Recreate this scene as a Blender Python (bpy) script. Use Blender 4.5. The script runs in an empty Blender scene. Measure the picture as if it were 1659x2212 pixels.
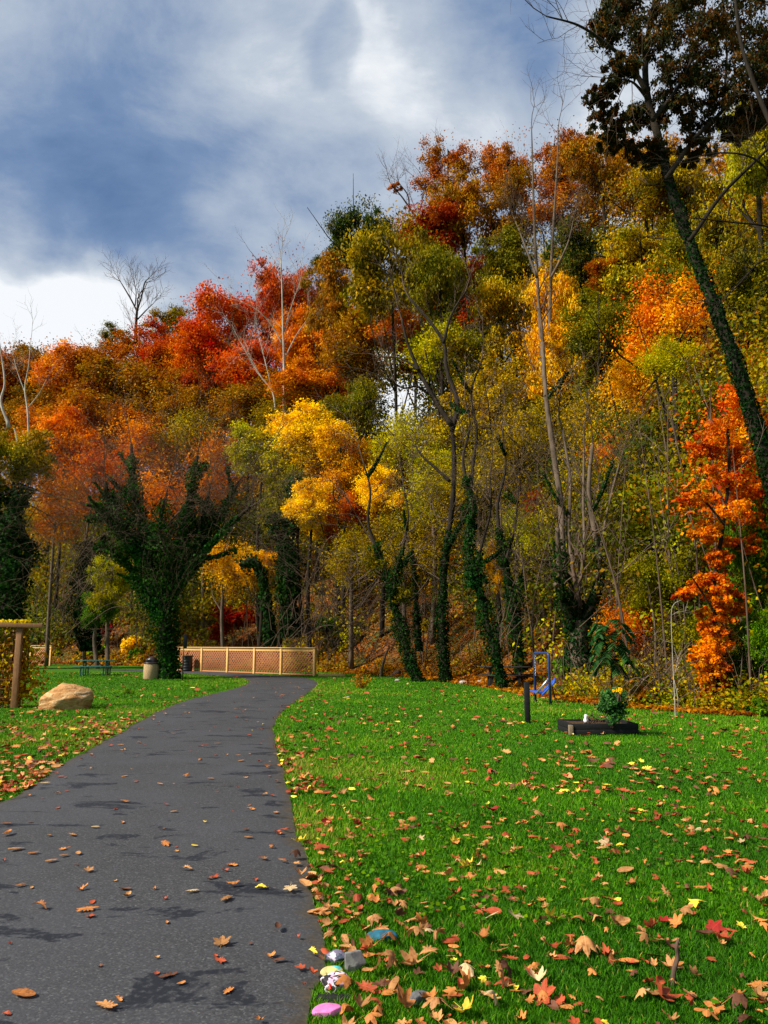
import bpy, math
import numpy as np
from mathutils import Vector, Matrix

# ------------------------------------------------------------------ camera, world, sun, exposure
SC = bpy.context.scene
COL = SC.collection
F, PX0, PY0 = 1663.0, 829.5, 1106.0           # lens in pixels of a 1659 x 2212 frame
PITCH = math.radians(9.69)
CP, SP = math.cos(PITCH), math.sin(PITCH)
CAM_Z = 1.6
cam = bpy.data.cameras.new('camera')
cam.sensor_fit = 'VERTICAL'
cam.sensor_height = 24.0
cam.lens = F / 2212.0 * 24.0
cam.clip_start, cam.clip_end = 0.1, 3000
camo = bpy.data.objects.new('camera', cam)
camo.location = (0, 0, CAM_Z)
camo.rotation_euler = (math.pi / 2 + PITCH, 0, 0)
COL.objects.link(camo)
SC.camera = camo

SUN_EL, SUN_AZ = math.radians(41), math.radians(-112)     # azimuth from +Y towards +X: behind the camera, to the left
sun = bpy.data.lights.new('sun', 'SUN')
sun.energy = 4.9
sun.angle = math.radians(9.0)
sun.color = (1.0, 0.93, 0.80)
suno = bpy.data.objects.new('sun', sun)
sd = Vector((math.sin(SUN_AZ) * math.cos(SUN_EL), math.cos(SUN_AZ) * math.cos(SUN_EL), math.sin(SUN_EL)))
suno.rotation_euler = sd.to_track_quat('Z', 'Y').to_euler()
COL.objects.link(suno)

SC.view_settings.view_transform = 'Standard'
SC.view_settings.look = 'None'
SC.view_settings.exposure = 0.66
SC.view_settings.gamma = 1.0
SC.render.engine = 'CYCLES'
SC.cycles.max_bounces = 5
SC.cycles.diffuse_bounces = 2
SC.cycles.transmission_bounces = 3
SC.cycles.transparent_max_bounces = 4
SC.cycles.use_denoising = True
SC.cycles.use_adaptive_sampling = True
SC.cycles.adaptive_threshold = 0.02


def ray(px, py):
    xc, yc = (px - PX0) / F, (PY0 - py) / F
    return np.array([xc, CP - yc * SP, SP + yc * CP])


def at(px, py, Y):
    d = ray(px, py)
    return np.array([0, 0, CAM_Z]) + d * (Y / d[1])


def gp(px, py):
    d = ray(px, py)
    return np.array([0, 0, CAM_Z]) + d * (-CAM_Z / d[2])


def mpp(py, Y):                                # metres per pixel at ground distance Y
    return Y / ray(PX0, py)[1] / F


world = bpy.data.worlds.new('World')
SC.world = world
world.use_nodes = True
WN, WL = world.node_tree.nodes, world.node_tree.links
WN.clear()


def wnode(t, **kw):
    n = WN.new(t)
    for k, v in kw.items():
        setattr(n, k, v)
    return n


wo = wnode('ShaderNodeOutputWorld')
bg = wnode('ShaderNodeBackground')
WL.new(bg.outputs[0], wo.inputs[0])
tc = wnode('ShaderNodeTexCoord')
n1 = wnode('ShaderNodeTexNoise')
n1.inputs['Scale'].default_value = 3.4
n1.inputs['Detail'].default_value = 6
n1.inputs['Roughness'].default_value = 0.5
WL.new(tc.outputs['Generated'], n1.inputs['Vector'])
vs = wnode('ShaderNodeVectorMath', operation='SUBTRACT')
vs.inputs[1].default_value = (0.5, 0.5, 0.5)
WL.new(n1.outputs['Color'], vs.inputs[0])
vm = wnode('ShaderNodeVectorMath', operation='SCALE')
vm.inputs['Scale'].default_value = 0.22
WL.new(vs.outputs[0], vm.inputs[0])
va = wnode('ShaderNodeVectorMath', operation='ADD')
WL.new(tc.outputs['Generated'], va.inputs[0])
WL.new(vm.outputs[0], va.inputs[1])
vn = wnode('ShaderNodeVectorMath', operation='NORMALIZE')
WL.new(va.outputs[0], vn.inputs[0])
# banks of cloud and gaps between them: direction, angular radius, how much brighter or darker
BANKS = [(20, 745, 6, .46), (-150, 690, 9, .28), (200, 655, 4, .22), (320, 690, 4, .12), (480, 85, 3.2, .08), (590, 55, 3.2, .04), (740, 45, 2.6, .08), (775, 130, 2.2, .10), (925, 190, 4, .07),
         (620, 330, 7, .06), (830, 230, 6, .07), (697, 92, 1.5, -.20), (120, 390, 8, -.10), (40, 290, 6, -.06), (330, 430, 7, -.09), (560, 420, 6, -.07), (700, 405, 3.5, -.10),
         (250, 500, 5, -.08), (590, 625, 4, -.06), (600, 490, 4.5, .08), (880, 400, 5, .08), (1180, 270, 5, .10), (1450, 240, 7, .25), (1050, 60, 4, -.08), (30, 110, 4, .10),
         (480, 560, 4, .06), (900, 850, 5, .4)]
acc = None
for (bx, by, ang, wgt) in BANKS:
    d = ray(bx, by)
    d = d / np.linalg.norm(d)
    dp = wnode('ShaderNodeVectorMath', operation='DOT_PRODUCT')
    dp.inputs[1].default_value = tuple(d)
    WL.new(vn.outputs[0], dp.inputs[0])
    mr = wnode('ShaderNodeMapRange', interpolation_type='SMOOTHERSTEP')
    mr.inputs['From Min'].default_value = math.cos(math.radians(ang * 1.5))
    mr.inputs['From Max'].default_value = 1.0
    mr.inputs['To Min'].default_value = 0
    mr.inputs['To Max'].default_value = wgt
    WL.new(dp.outputs['Value'], mr.inputs['Value'])
    if acc is None:
        acc = mr.outputs[0]
    else:
        ad = wnode('ShaderNodeMath', operation='ADD')
        WL.new(acc, ad.inputs[0])
        WL.new(mr.outputs[0], ad.inputs[1])
        acc = ad.outputs[0]
n2 = wnode('ShaderNodeTexNoise')
n2.inputs['Scale'].default_value = 4.6
n2.inputs['Detail'].default_value = 8
n2.inputs['Roughness'].default_value = 0.62
n2.inputs['Distortion'].default_value = 0.25
mp = wnode('ShaderNodeMapping')
mp.inputs['Scale'].default_value = (1, 1, 2.0)
WL.new(tc.outputs['Generated'], mp.inputs['Vector'])
WL.new(mp.outputs[0], n2.inputs['Vector'])
mr2 = wnode('ShaderNodeMapRange')
mr2.inputs['From Min'].default_value = .3
mr2.inputs['From Max'].default_value = .7
mr2.inputs['To Min'].default_value = .40
mr2.inputs['To Max'].default_value = .74
WL.new(n2.outputs['Fac'], mr2.inputs['Value'])
ad = wnode('ShaderNodeMath', operation='ADD')
WL.new(acc, ad.inputs[0])
WL.new(mr2.outputs[0], ad.inputs[1])
cr = wnode('ShaderNodeValToRGB')
el = cr.color_ramp.elements
el[0].position, el[0].color = 0.0, (.05, .11, .25, 1)
el[1].position, el[1].color = 1.0, (.86, .88, .90, 1)
for p, c in ((.26, (.10, .18, .34, 1)), (.44, (.165, .25, .415, 1)), (.60, (.31, .385, .51, 1)), (.80, (.50, .56, .64, 1))):
    e = el.new(p)
    e.color = c
WL.new(ad.outputs[0], cr.inputs[0])
sky = wnode('ShaderNodeTexSky', sky_type='NISHITA')
sky.sun_disc = False
sky.sun_elevation = SUN_EL
sky.sun_rotation = SUN_AZ
sks = wnode('ShaderNodeVectorMath', operation='SCALE')
sks.inputs['Scale'].default_value = 0.08
WL.new(sky.outputs[0], sks.inputs[0])
mx = wnode('ShaderNodeMix', data_type='RGBA')
mx.inputs[0].default_value = 0.88
WL.new(sks.outputs[0], mx.inputs[6])
WL.new(cr.outputs[0], mx.inputs[7])
WL.new(mx.outputs[2], bg.inputs['Color'])
bg.inputs['Strength'].default_value = 0.76

R = np.random.default_rng(11)

# ------------------------------------------------------------------ materials


class NT:
    def __init__(self, name):
        self.m = bpy.data.materials.new(name)
        self.m.use_nodes = True
        self.n, self.l = self.m.node_tree.nodes, self.m.node_tree.links
        self.n.clear()
        self.out = self.n.new('ShaderNodeOutputMaterial')

    def node(self, t, ins=None, **kw):
        n = self.n.new(t)
        for k, v in kw.items():
            setattr(n, k, v)
        for k, v in (ins or {}).items():
            if hasattr(v, 'is_linked') or isinstance(v, bpy.types.NodeSocket):
                self.l.new(v, n.inputs[k])
            else:
                n.inputs[k].default_value = v
        return n

    def ramp(self, fac, stops, interp='LINEAR'):
        n = self.n.new('ShaderNodeValToRGB')
        n.color_ramp.interpolation = interp
        e = n.color_ramp.elements
        while len(e) < len(stops):
            e.new(.5)
        for k, (p, c) in enumerate(stops):
            e[k].position = p
            e[k].color = (*c, 1)
        self.l.new(fac, n.inputs[0])
        return n.outputs[0]

    def noise(self, scale, detail=4, rough=.5, vec=None, dist=0):
        n = self.node('ShaderNodeTexNoise', {'Scale': scale, 'Detail': detail, 'Roughness': rough, 'Distortion': dist})
        if vec is not None:
            self.l.new(vec, n.inputs['Vector'])
        return n.outputs['Fac']

    def obj(self, scale=None):
        t = self.node('ShaderNodeTexCoord').outputs['Object']
        if scale:
            t = self.node('ShaderNodeMapping', {'Vector': t, 'Scale': scale}).outputs[0]
        return t

    def mix(self, f, a, b, bt='MIX'):
        n = self.n.new('ShaderNodeMix')
        n.data_type = 'RGBA'
        n.blend_type = bt
        for k, v in ((0, f), (6, a), (7, b)):
            if isinstance(v, bpy.types.NodeSocket):
                self.l.new(v, n.inputs[k])
            elif k == 0:
                n.inputs[0].default_value = v
            else:
                n.inputs[k].default_value = (*v, 1)
        return n.outputs[2]

    def bump(self, h, strength=.4, dist=.02):
        return self.node('ShaderNodeBump', {'Height': h, 'Strength': strength, 'Distance': dist}).outputs[0]

    def surf(self, col, rough=.7, spec=.3, metal=0, normal=None):
        p = self.node('ShaderNodeBsdfPrincipled', {'Roughness': rough, 'Specular IOR Level': spec, 'Metallic': metal})
        if isinstance(col, bpy.types.NodeSocket):
            self.l.new(col, p.inputs['Base Color'])
        else:
            p.inputs['Base Color'].default_value = (*col, 1)
        if normal is not None:
            self.l.new(normal, p.inputs['Normal'])
        self.l.new(p.outputs[0], self.out.inputs[0])
        return self.m


def leaf_mat(name, stops, transl=.35, rough=.5, spec=.25, vary=.25, hue=.022):
    t = NT(name)
    a = t.node('ShaderNodeAttribute', attribute_name='tone').outputs['Fac']
    c = t.ramp(a, [(k / (len(stops) - 1), s) for k, s in enumerate(stops)])
    oi = t.node('ShaderNodeObjectInfo').outputs['Random']
    mr = t.node('ShaderNodeMapRange', {'Value': oi, 'To Min': 1.42 - vary, 'To Max': 1.42 + vary}).outputs[0]
    gpos = t.node('ShaderNodeNewGeometry').outputs['Position']
    hn = t.node('ShaderNodeMapRange', {'Value': t.noise(.55, 3, .6, gpos), 'From Min': .3, 'From Max': .7, 'To Min': .5 - hue, 'To Max': .5 + hue}).outputs[0]
    vn_ = t.node('ShaderNodeMapRange', {'Value': t.noise(1.1, 3, .6, gpos), 'From Min': .3, 'From Max': .7, 'To Min': .55, 'To Max': 1.35}).outputs[0]
    mr = t.node('ShaderNodeMath', {0: mr, 1: vn_}, operation='MULTIPLY').outputs[0]
    hs = t.node('ShaderNodeHueSaturation', {'Hue': hn, 'Value': mr, 'Saturation': 1.12, 'Color': c}).outputs[0]
    p = t.node('ShaderNodeBsdfPrincipled', {'Roughness': rough, 'Specular IOR Level': spec, 'Base Color': hs})
    tr = t.node('ShaderNodeBsdfTranslucent', {'Color': hs})
    ms = t.node('ShaderNodeMixShader', {0: transl, 1: p.outputs[0], 2: tr.outputs[0]})
    t.l.new(ms.outputs[0], t.out.inputs[0])
    return t.m


PAL = {
    'rust': [(.10, .05, .012), (.22, .07, .012), (.36, .10, .012), (.44, .15, .015), (.22, .13, .02)],
    'rustolive': [(.06, .06, .012), (.14, .09, .014), (.28, .10, .014), (.34, .17, .02), (.12, .11, .018)],
    'orange': [(.22, .06, .01), (.46, .11, .01), (.60, .17, .012), (.66, .25, .016), (.40, .20, .02)],
    'flame': [(.24, .025, .008), (.44, .065, .009), (.56, .125, .011), (.60, .20, .014), (.24, .15, .02)],
    'red': [(.09, .014, .009), (.22, .026, .010), (.34, .045, .010), (.42, .085, .011), (.26, .06, .014)],
    'scarlet': [(.18, .022, .009), (.34, .04, .010), (.46, .065, .011), (.50, .12, .013), (.30, .10, .018)],
    'gold': [(.20, .12, .010), (.44, .23, .011), (.64, .33, .013), (.66, .27, .012), (.26, .19, .014)],
    'yellow': [(.40, .28, .012), (.68, .44, .014), (.84, .54, .018), (.80, .42, .014), (.44, .34, .02)],
    'yellowgreen': [(.09, .12, .012), (.20, .21, .014), (.36, .31, .016), (.48, .36, .018), (.16, .18, .014)],
    'olivegold': [(.04, .05, .008), (.13, .115, .010), (.28, .19, .012), (.44, .26, .014), (.10, .11, .010)],
    'olive': [(.035, .05, .008), (.08, .09, .010), (.15, .13, .012), (.22, .16, .014), (.07, .09, .010)],
    'green': [(.02, .06, .012), (.045, .11, .016), (.08, .17, .02), (.16, .24, .02), (.05, .12, .014)],
    'dkgreen': [(.016, .03, .008), (.03, .05, .010), (.05, .075, .012), (.12, .085, .014), (.03, .05, .010)],
    'near': [(.008, .012, .005), (.016, .022, .007), (.03, .032, .009), (.10, .036, .010), (.05, .03, .009)],
    'ivy': [(.0035, .011, .004), (.006, .018, .005), (.010, .029, .006), (.022, .06, .012), (.008, .022, .006)],
    'ivygreen': [(.005, .016, .004), (.008, .027, .006), (.015, .05, .008), (.05, .14, .018), (.012, .038, .007)],
    'bushgreen': [(.012, .04, .012), (.02, .07, .02), (.035, .10, .03), (.06, .14, .04), (.03, .07, .02)],
    'brown': [(.07, .028, .011), (.17, .060, .018), (.30, .105, .026), (.42, .18, .05), (.18, .07, .022)],
    'under': [(.03, .07, .012), (.08, .11, .012), (.20, .18, .016), (.34, .22, .02), (.30, .12, .02), (.16, .075, .025)],
    'mixed': [(.010, .022, .005), (.03, .05, .007), (.085, .095, .010), (.19, .16, .012), (.32, .20, .014), (.34, .12, .012)],
    'lowwood': [(.02, .035, .008), (.04, .06, .010), (.08, .09, .012), (.15, .13, .014), (.26, .15, .016), (.30, .10, .014)],
    'maroon': [(.07, .010, .007), (.15, .014, .008), (.25, .018, .009), (.32, .034, .012), (.12, .03, .010)],
    'vine': [(.10, .10, .012), (.34, .26, .016), (.26, .11, .02), (.16, .05, .02), (.50, .36, .02)],
}
LM = {k: leaf_mat(k + ' foliage', v, spec=.08 if k != 'ivy' else .05, rough=.6) for k, v in PAL.items()}


def bark_mat(name, a, b, sc=6):
    t = NT(name)
    v = t.obj((1, 1, .25))
    n = t.noise(sc, 6, .65, v, .4)
    return t.surf(t.ramp(n, [(.3, a), (.7, b)]), .9, .1, normal=t.bump(n, .8, .04))


BARK = {
    'dark': bark_mat('dark bark', (.012, .010, .008), (.042, .031, .022)),
    'grey': bark_mat('grey brown bark', (.06, .045, .03), (.18, .13, .095)),
    'pale': bark_mat('pale sycamore bark', (.22, .18, .14), (.58, .53, .45), 2.2),
    'twig': bark_mat('brown twig bark', (.05, .034, .024), (.15, .10, .07)),
}


def simple(name, c, rough=.6, spec=.3, metal=0, var=.2, sc=8, bump=.15):
    t = NT(name)
    n = t.noise(sc, 5, .6, t.obj())
    lo = tuple(x * (1 - var) for x in c)
    hi = tuple(min(1, x * (1 + var)) for x in c)
    return t.surf(t.ramp(n, [(.3, lo), (.7, hi)]), rough, spec, metal, t.bump(n, bump, .01))


def wood(name, a, b, axis=(1, 1, 8)):
    t = NT(name)
    n = t.noise(5, 6, .6, t.obj(axis), 1.2)
    k = t.noise(1.6, 2, .5, t.obj())
    c = t.mix(t.node('ShaderNodeMapRange', {'Value': k, 'To Min': 0, 'To Max': .5}).outputs[0], t.ramp(n, [(.3, a), (.7, b)]), a)
    return t.surf(c, .65, .2, normal=t.bump(n, .25, .01))


M_LUMBER = wood('fresh yellow lumber', (.60, .32, .09), (.88, .56, .22), (3, 3, 3))
M_LATT = wood('reddish lattice slats', (.42, .15, .07), (.62, .27, .125), (4, 4, 4))
M_OLDW = wood('weathered brown timber', (.16, .075, .03), (.36, .18, .08), (6, 6, 1))
M_BLACKW = wood('black stained timber', (.006, .006, .007), (.022, .021, .022), (1, 6, 6))
M_BAREW = wood('bare grey timber', (.18, .13, .08), (.34, .26, .17), (4, 4, 1))
M_GREENP = simple('dark green coated metal', (.028, .105, .08), .45, .4)
M_BLACKP = simple('black painted metal', (.010, .011, .012), .4, .4)
M_DARKW = simple('dark brown table timber', (.022, .018, .016), .6)
M_BLUE = simple('blue painted steel', (.018, .04, .13), .4, .4, var=.3)
M_BLUEB = simple('blue plastic board', (.03, .09, .42), .45, .4, var=.15)
M_CHAIN = simple('galvanised chain', (.5, .5, .5), .35, .5, .8)
M_CONC = simple('tan aggregate concrete', (.42, .29, .15), .9, .1, var=.35, sc=30, bump=.5)
M_DOME = simple('brown plastic dome', (.045, .03, .026), .35, .5)
M_SOIL = simple('dark mulch soil', (.07, .04, .02), .95, .1, var=.6, sc=25, bump=1)


def make_stone(name, base, patches=(), rough=.8):
    t = NT(name)
    v = t.obj()
    n = t.noise(14, 6, .65, v)
    c = t.ramp(n, [(.3, tuple(x * .55 for x in base)), (.7, tuple(min(1, x * 1.25) for x in base))])
    for (off, sc, thr, pc) in patches:
        vv = t.node('ShaderNodeMapping', {'Vector': v, 'Location': off}).outputs[0]
        k = t.noise(sc, 2, .5, vv)
        f = t.node('ShaderNodeMapRange', {'Value': k, 'From Min': thr, 'From Max': thr + .03}).outputs[0]
        c = t.mix(f, c, pc)
    return t.surf(c, rough, .25, normal=t.bump(n, .5, .01))


# ------------------------------------------------------------------ mesh tools


def mesh_np(name, V, polys, tone=None, smooth=False, mats=()):
    me = bpy.data.meshes.new(name)
    V = np.asarray(V, np.float32)
    me.vertices.add(len(V))
    me.vertices.foreach_set('co', V.ravel())
    loops = np.concatenate([p.ravel() for p in polys]).astype(np.int32)
    tot = np.concatenate([np.full(len(p), p.shape[1], np.int32) for p in polys])
    st = np.concatenate([[0], np.cumsum(tot)[:-1]]).astype(np.int32)
    me.loops.add(len(loops))
    me.loops.foreach_set('vertex_index', loops)
    me.polygons.add(len(tot))
    me.polygons.foreach_set('loop_start', st)
    if smooth:
        me.polygons.foreach_set('use_smooth', np.ones(len(tot), bool))
    if tone is not None:
        a = me.attributes.new('tone', 'FLOAT', 'FACE')
        a.data.foreach_set('value', np.asarray(tone, np.float32))
    for m in mats:
        me.materials.append(m)
    me.update(calc_edges=True)
    return me


class MB:
    def __init__(self):
        self.V, self.P, self.T, self.n = [], [], [], 0

    def add(self, V, polys, tone=0.5):
        V = np.asarray(V, float)
        for p in polys:
            p = np.asarray(p)
            self.P.append(p + self.n)
            self.T.append(np.broadcast_to(np.asarray(tone, float), (len(p),)))
        self.V.append(V)
        self.n += len(V)

    def box(self, c, s, rot=None, tone=.5):
        x, y, z = (k / 2 for k in s)
        v = np.array([(-x, -y, -z), (x, -y, -z), (x, y, -z), (-x, y, -z), (-x, -y, z), (x, -y, z), (x, y, z), (-x, y, z)])
        if rot is not None:
            v = v @ np.array(rot).T
        self.add(v + np.array(c), [[(0, 3, 2, 1), (4, 5, 6, 7), (0, 1, 5, 4), (1, 2, 6, 5), (2, 3, 7, 6), (3, 0, 4, 7)]], tone)

    def bar(self, a, b, w, h, up=(0, 0, 1)):
        a, b = np.array(a, float), np.array(b, float)
        d = b - a
        L = np.linalg.norm(d)
        d = d / L
        u = np.array(up, float)
        s = np.cross(u, d)
        if np.linalg.norm(s) < 1e-4:
            s = np.cross((1, 0, 0), d)
        s /= np.linalg.norm(s)
        u = np.cross(d, s)
        self.box((a + b) / 2, (L, w, h), np.stack([d, s, u], 1))

    def tube(self, pts, rad, k=6, cap=True):
        pts = np.asarray(pts, float)
        n = len(pts)
        rad = np.broadcast_to(np.asarray(rad, float), (n,))
        t = np.gradient(pts, axis=0)
        t /= np.linalg.norm(t, axis=1)[:, None] + 1e-9
        ref = np.array([0.31, 0.95, 0.1]) if abs(t[0] @ np.array([0.31, .95, .1])) < .9 else np.array([1., 0, 0])
        s = np.cross(t, ref)
        s /= np.linalg.norm(s, axis=1)[:, None] + 1e-9
        u = np.cross(t, s)
        a = np.linspace(0, 2 * math.pi, k, endpoint=False)
        V = pts[:, None] + rad[:, None, None] * (np.cos(a)[None, :, None] * s[:, None] + np.sin(a)[None, :, None] * u[:, None])
        i = np.arange(n - 1)[:, None] * k
        j = np.arange(k)[None]
        q = np.stack([i + j, i + (j + 1) % k, i + k + (j + 1) % k, i + k + j], -1).reshape(-1, 4)
        self.add(V.reshape(-1, 3), [q])
        if cap and k > 3:
            self.P.append(np.array([list(range(k))[::-1], list(range((n - 1) * k, n * k))]) + self.n - n * k)
            self.T.append(np.full(2, .5))

    def lathe(self, prof, c=(0, 0, 0), k=24):
        prof = np.asarray(prof, float)
        a = np.linspace(0, 2 * math.pi, k, endpoint=False)
        V = np.stack([prof[:, 0:1] * np.cos(a), prof[:, 0:1] * np.sin(a), np.repeat(prof[:, 1:2], k, 1)], -1).reshape(-1, 3) + np.array(c)
        n = len(prof)
        i = np.arange(n - 1)[:, None] * k
        j = np.arange(k)[None]
        self.add(V, [np.stack([i + j, i + (j + 1) % k, i + k + (j + 1) % k, i + k + j], -1).reshape(-1, 4)])

    def kites(self, C, size, N=None, D=None, tone=.5, asp=.62):
        """leaf-shaped quads at C; D = pointing direction, N = face normal hint"""
        m = len(C)
        if m == 0:
            return
        size = np.broadcast_to(np.asarray(size, float), (m,))[:, None]
        if D is None:
            D = R.normal(size=(m, 3))
        D = D / (np.linalg.norm(D, axis=1)[:, None] + 1e-9)
        if N is None:
            N = R.normal(size=(m, 3))
        S = np.cross(N, D)
        S /= np.linalg.norm(S, axis=1)[:, None] + 1e-9
        U = np.cross(D, S)
        L, W = size * .5, size * .5 * asp
        V = np.stack([C - D * L, C + S * W - D * L * .12 + U * W * .25, C + D * L, C - S * W - D * L * .12 + U * W * .25], 1).reshape(-1, 3)
        q = np.arange(m * 4).reshape(-1, 4)
        self.add(V, [q], np.broadcast_to(np.asarray(tone, float), (m,)))

    def mesh(self, name, mats=(), smooth=False, tones=False):
        V = np.concatenate(self.V)
        by = {}
        for p, t in zip(self.P, self.T):
            by.setdefault(p.shape[1], []).append((p, t))
        polys = [np.concatenate([p for p, _ in v]) for v in by.values()]
        tone = np.concatenate([t for v in by.values() for _, t in v])
        return mesh_np(name, V, polys, tone if tones else None, smooth, mats)

    def build(self, name, mat=None, parent=None, smooth=False, tones=False, loc=None, bevel=0):
        ob = bpy.data.objects.new(name, self.mesh(name, [mat] if mat else (), smooth, tones))
        COL.objects.link(ob)
        if parent is not None:
            ob.parent = parent
        if loc is not None:
            ob.location = loc
        if bevel:
            b = ob.modifiers.new('bevel', 'BEVEL')
            b.width = bevel
            b.segments = 2
            b.limit_method = 'ANGLE'
        return ob


def tag(o, label, cat, group=None):
    o['label'] = label
    o['category'] = cat
    if group:
        o['group'] = group
    return o


def thing(name, loc, label, cat, group=None, rz=0):
    o = bpy.data.objects.new(name, None)
    o.empty_display_size = .1
    o.location = tuple(loc)
    o.rotation_euler = (0, 0, rz)
    COL.objects.link(o)
    return tag(o, label, cat, group)


def structure(o):
    o['kind'] = 'structure'
    return o


def stuff(o, label=None):
    o['kind'] = 'stuff'
    if label:
        o['label'] = label
    return o


def smoothpts(P, n=6):
    P = np.asarray(P, float)
    if len(P) < 3:
        return P
    Q = np.concatenate([[2 * P[0] - P[1]], P, [2 * P[-1] - P[-2]]])
    out = []
    for i in range(1, len(Q) - 2):
        a, b, c, d = Q[i - 1:i + 3]
        for t in np.linspace(0, 1, n, endpoint=False):
            out.append(.5 * (2 * b + (c - a) * t + (2 * a - 5 * b + 4 * c - d) * t * t + (-a + 3 * b - 3 * c + d) * t ** 3))
    out.append(P[-1])
    return np.array(out)


def vnoise(P, f, seed=0):
    """cheap smooth noise of points, -1..1"""
    P = np.asarray(P, float) * f
    r = np.random.default_rng(seed)
    s = 0
    for k in range(5):
        w = r.normal(size=3)
        w = w / np.linalg.norm(w) * (0.8 + .5 * k)
        s = s + np.sin(P @ w + r.uniform(0, 6.28)) / (1 + .45 * k)
    return s / 2.6


# ------------------------------------------------------------------ terrain
FOOT = np.array([(40, -30), (22, -8), (15, 6), (12.2, 13), (10, 17), (7.6, 18.4), (6.0, 20.6), (5.0, 24), (3.9, 30), (2.0, 36.5), (-1.5, 42.5), (-6, 47.5), (-12, 53), (-20, 58.5), (-30, 63), (-60, 76), (-140, 105)], float)


def foot_dist(X, Y):
    X, Y = np.asarray(X, float), np.asarray(Y, float)
    best = np.full(X.shape, 1e9)
    sgn = np.ones(X.shape)
    for a, b in zip(FOOT[:-1], FOOT[1:]):
        d = b - a
        t = np.clip(((X - a[0]) * d[0] + (Y - a[1]) * d[1]) / (d @ d), 0, 1)
        ex, ey = X - a[0] - t * d[0], Y - a[1] - t * d[1]
        e = np.hypot(ex, ey)
        s = np.where(d[0] * ey - d[1] * ex < 0, 1.0, -1.0)
        m = e < best - 1e-9
        best = np.where(m, e, best)
        sgn = np.where(m, s, sgn)
    return best * sgn


def height(X, Y):
    X, Y = np.asarray(X, float), np.asarray(Y, float)
    d = foot_dist(X, Y)
    q = np.maximum(d, 0)
    h = np.where(q < 2.5, .16 * q * q, 1.0 + .86 * (q - 2.5))
    crest = 22 + 2.5 * np.sin(X * .07 + 1) + 1.5 * np.sin(X * .19)
    h = crest - np.logaddexp(0, (crest - h) / 2.0) * 2.0
    h = np.where(q < .01, 0, np.maximum(h, 0))
    P = np.stack([X, Y, X * 0], -1)
    h = h + np.clip(q / 4, 0, 1) * (.45 * vnoise(P, .45, 3) + .2 * vnoise(P, 1.3, 4))
    gully = np.exp(-((X - (.026 * Y)) / 1.7) ** 2) * np.clip((Y - 44) / 5, 0, 1)
    h = np.where(h > 11.5, h - gully * (h - 11.5), h)
    return np.where(d < 0, -.35 - .05 * np.minimum(-d, 2), h)


# lawn sheet, out to the horizon
t = NT('lawn soil and turf')
v = t.obj()
nb = t.noise(.55, 5, .6, v)
nf = t.noise(22, 5, .7, v)
nm = t.noise(3.5, 4, .6, v)
c1 = t.ramp(nf, [(.3, (.012, .045, .003)), (.5, (.036, .13, .004)), (.72, (.08, .22, .006))])
c2 = t.ramp(nf, [(.3, (.05, .045, .012)), (.7, (.16, .13, .03))])
fm = t.node('ShaderNodeMapRange', {'Value': t.mix(.5, nb, nm), 'From Min': .52, 'From Max': .68, 'To Max': .75}).outputs[0]
M_LAWN = t.surf(t.mix(fm, c1, c2), .9, .1, normal=t.bump(nf, .7, .03))
g = [-1500, -400, -120, -40, -15, 0, 15, 40, 120, 400, 1500]
gx, gy = np.meshgrid(g, g, indexing='ij')
V = np.stack([gx, gy, gx * 0 - .002], -1).reshape(-1, 3)
k = len(g)
q = np.array([(i * k + j, (i + 1) * k + j, (i + 1) * k + j + 1, i * k + j + 1) for i in range(k - 1) for j in range(k - 1)])
lawn = bpy.data.objects.new('lawn', mesh_np('lawn', V, [q], mats=[M_LAWN]))
COL.objects.link(lawn)
structure(lawn)

# hillside
t = NT('hillside leaf litter')
v = t.obj()
vo = t.node('ShaderNodeTexVoronoi', {'Vector': v, 'Scale': 7.0, 'Randomness': 1.0})
vc = t.node('ShaderNodeSeparateColor', {'Color': vo.outputs['Color']}).outputs[0]
c1 = t.ramp(vc, [(0, (.03, .013, .006)), (.35, (.10, .038, .013)), (.65, (.18, .062, .018)), (.85, (.28, .12, .035)), (1, (.07, .06, .014))])
nb = t.noise(.5, 5, .6, v)
c2 = t.ramp(vc, [(0, (.02, .03, .008)), (.5, (.055, .06, .012)), (1, (.11, .10, .018))])
fm = t.node('ShaderNodeMapRange', {'Value': nb, 'From Min': .42, 'From Max': .6}).outputs[0]
M_HILL = t.surf(t.mix(fm, c1, c2), .95, .08, normal=t.bump(t.noise(9, 5, .7, v), 1.0, .12))
xs = np.concatenate([np.arange(-150, -50, 4.0), np.arange(-50, 24, 1.0), np.arange(24, 70, 4.0)])
ys = np.concatenate([np.arange(-30, 10, 2.0), np.arange(10, 80, 1.0), np.arange(80, 170, 4.0)])
gx, gy = np.meshgrid(xs, ys, indexing='ij')
gz = height(gx, gy)
V = np.stack([gx, gy, gz], -1).reshape(-1, 3)
k = len(ys)
dd = foot_dist(gx, gy)
ii, jj = np.meshgrid(np.arange(len(xs) - 1), np.arange(k - 1), indexing='ij')
keep = np.maximum.reduce([dd[:-1, :-1], dd[1:, :-1], dd[1:, 1:], dd[:-1, 1:]]) > -.2
ii, jj = ii[keep], jj[keep]
q = np.stack([ii * k + jj, (ii + 1) * k + jj, (ii + 1) * k + jj + 1, ii * k + jj + 1], -1)
hill = bpy.data.objects.new('hillside', mesh_np('hillside', V, [q], smooth=True, mats=[M_HILL]))
COL.objects.link(hill)
structure(hill)

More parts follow.
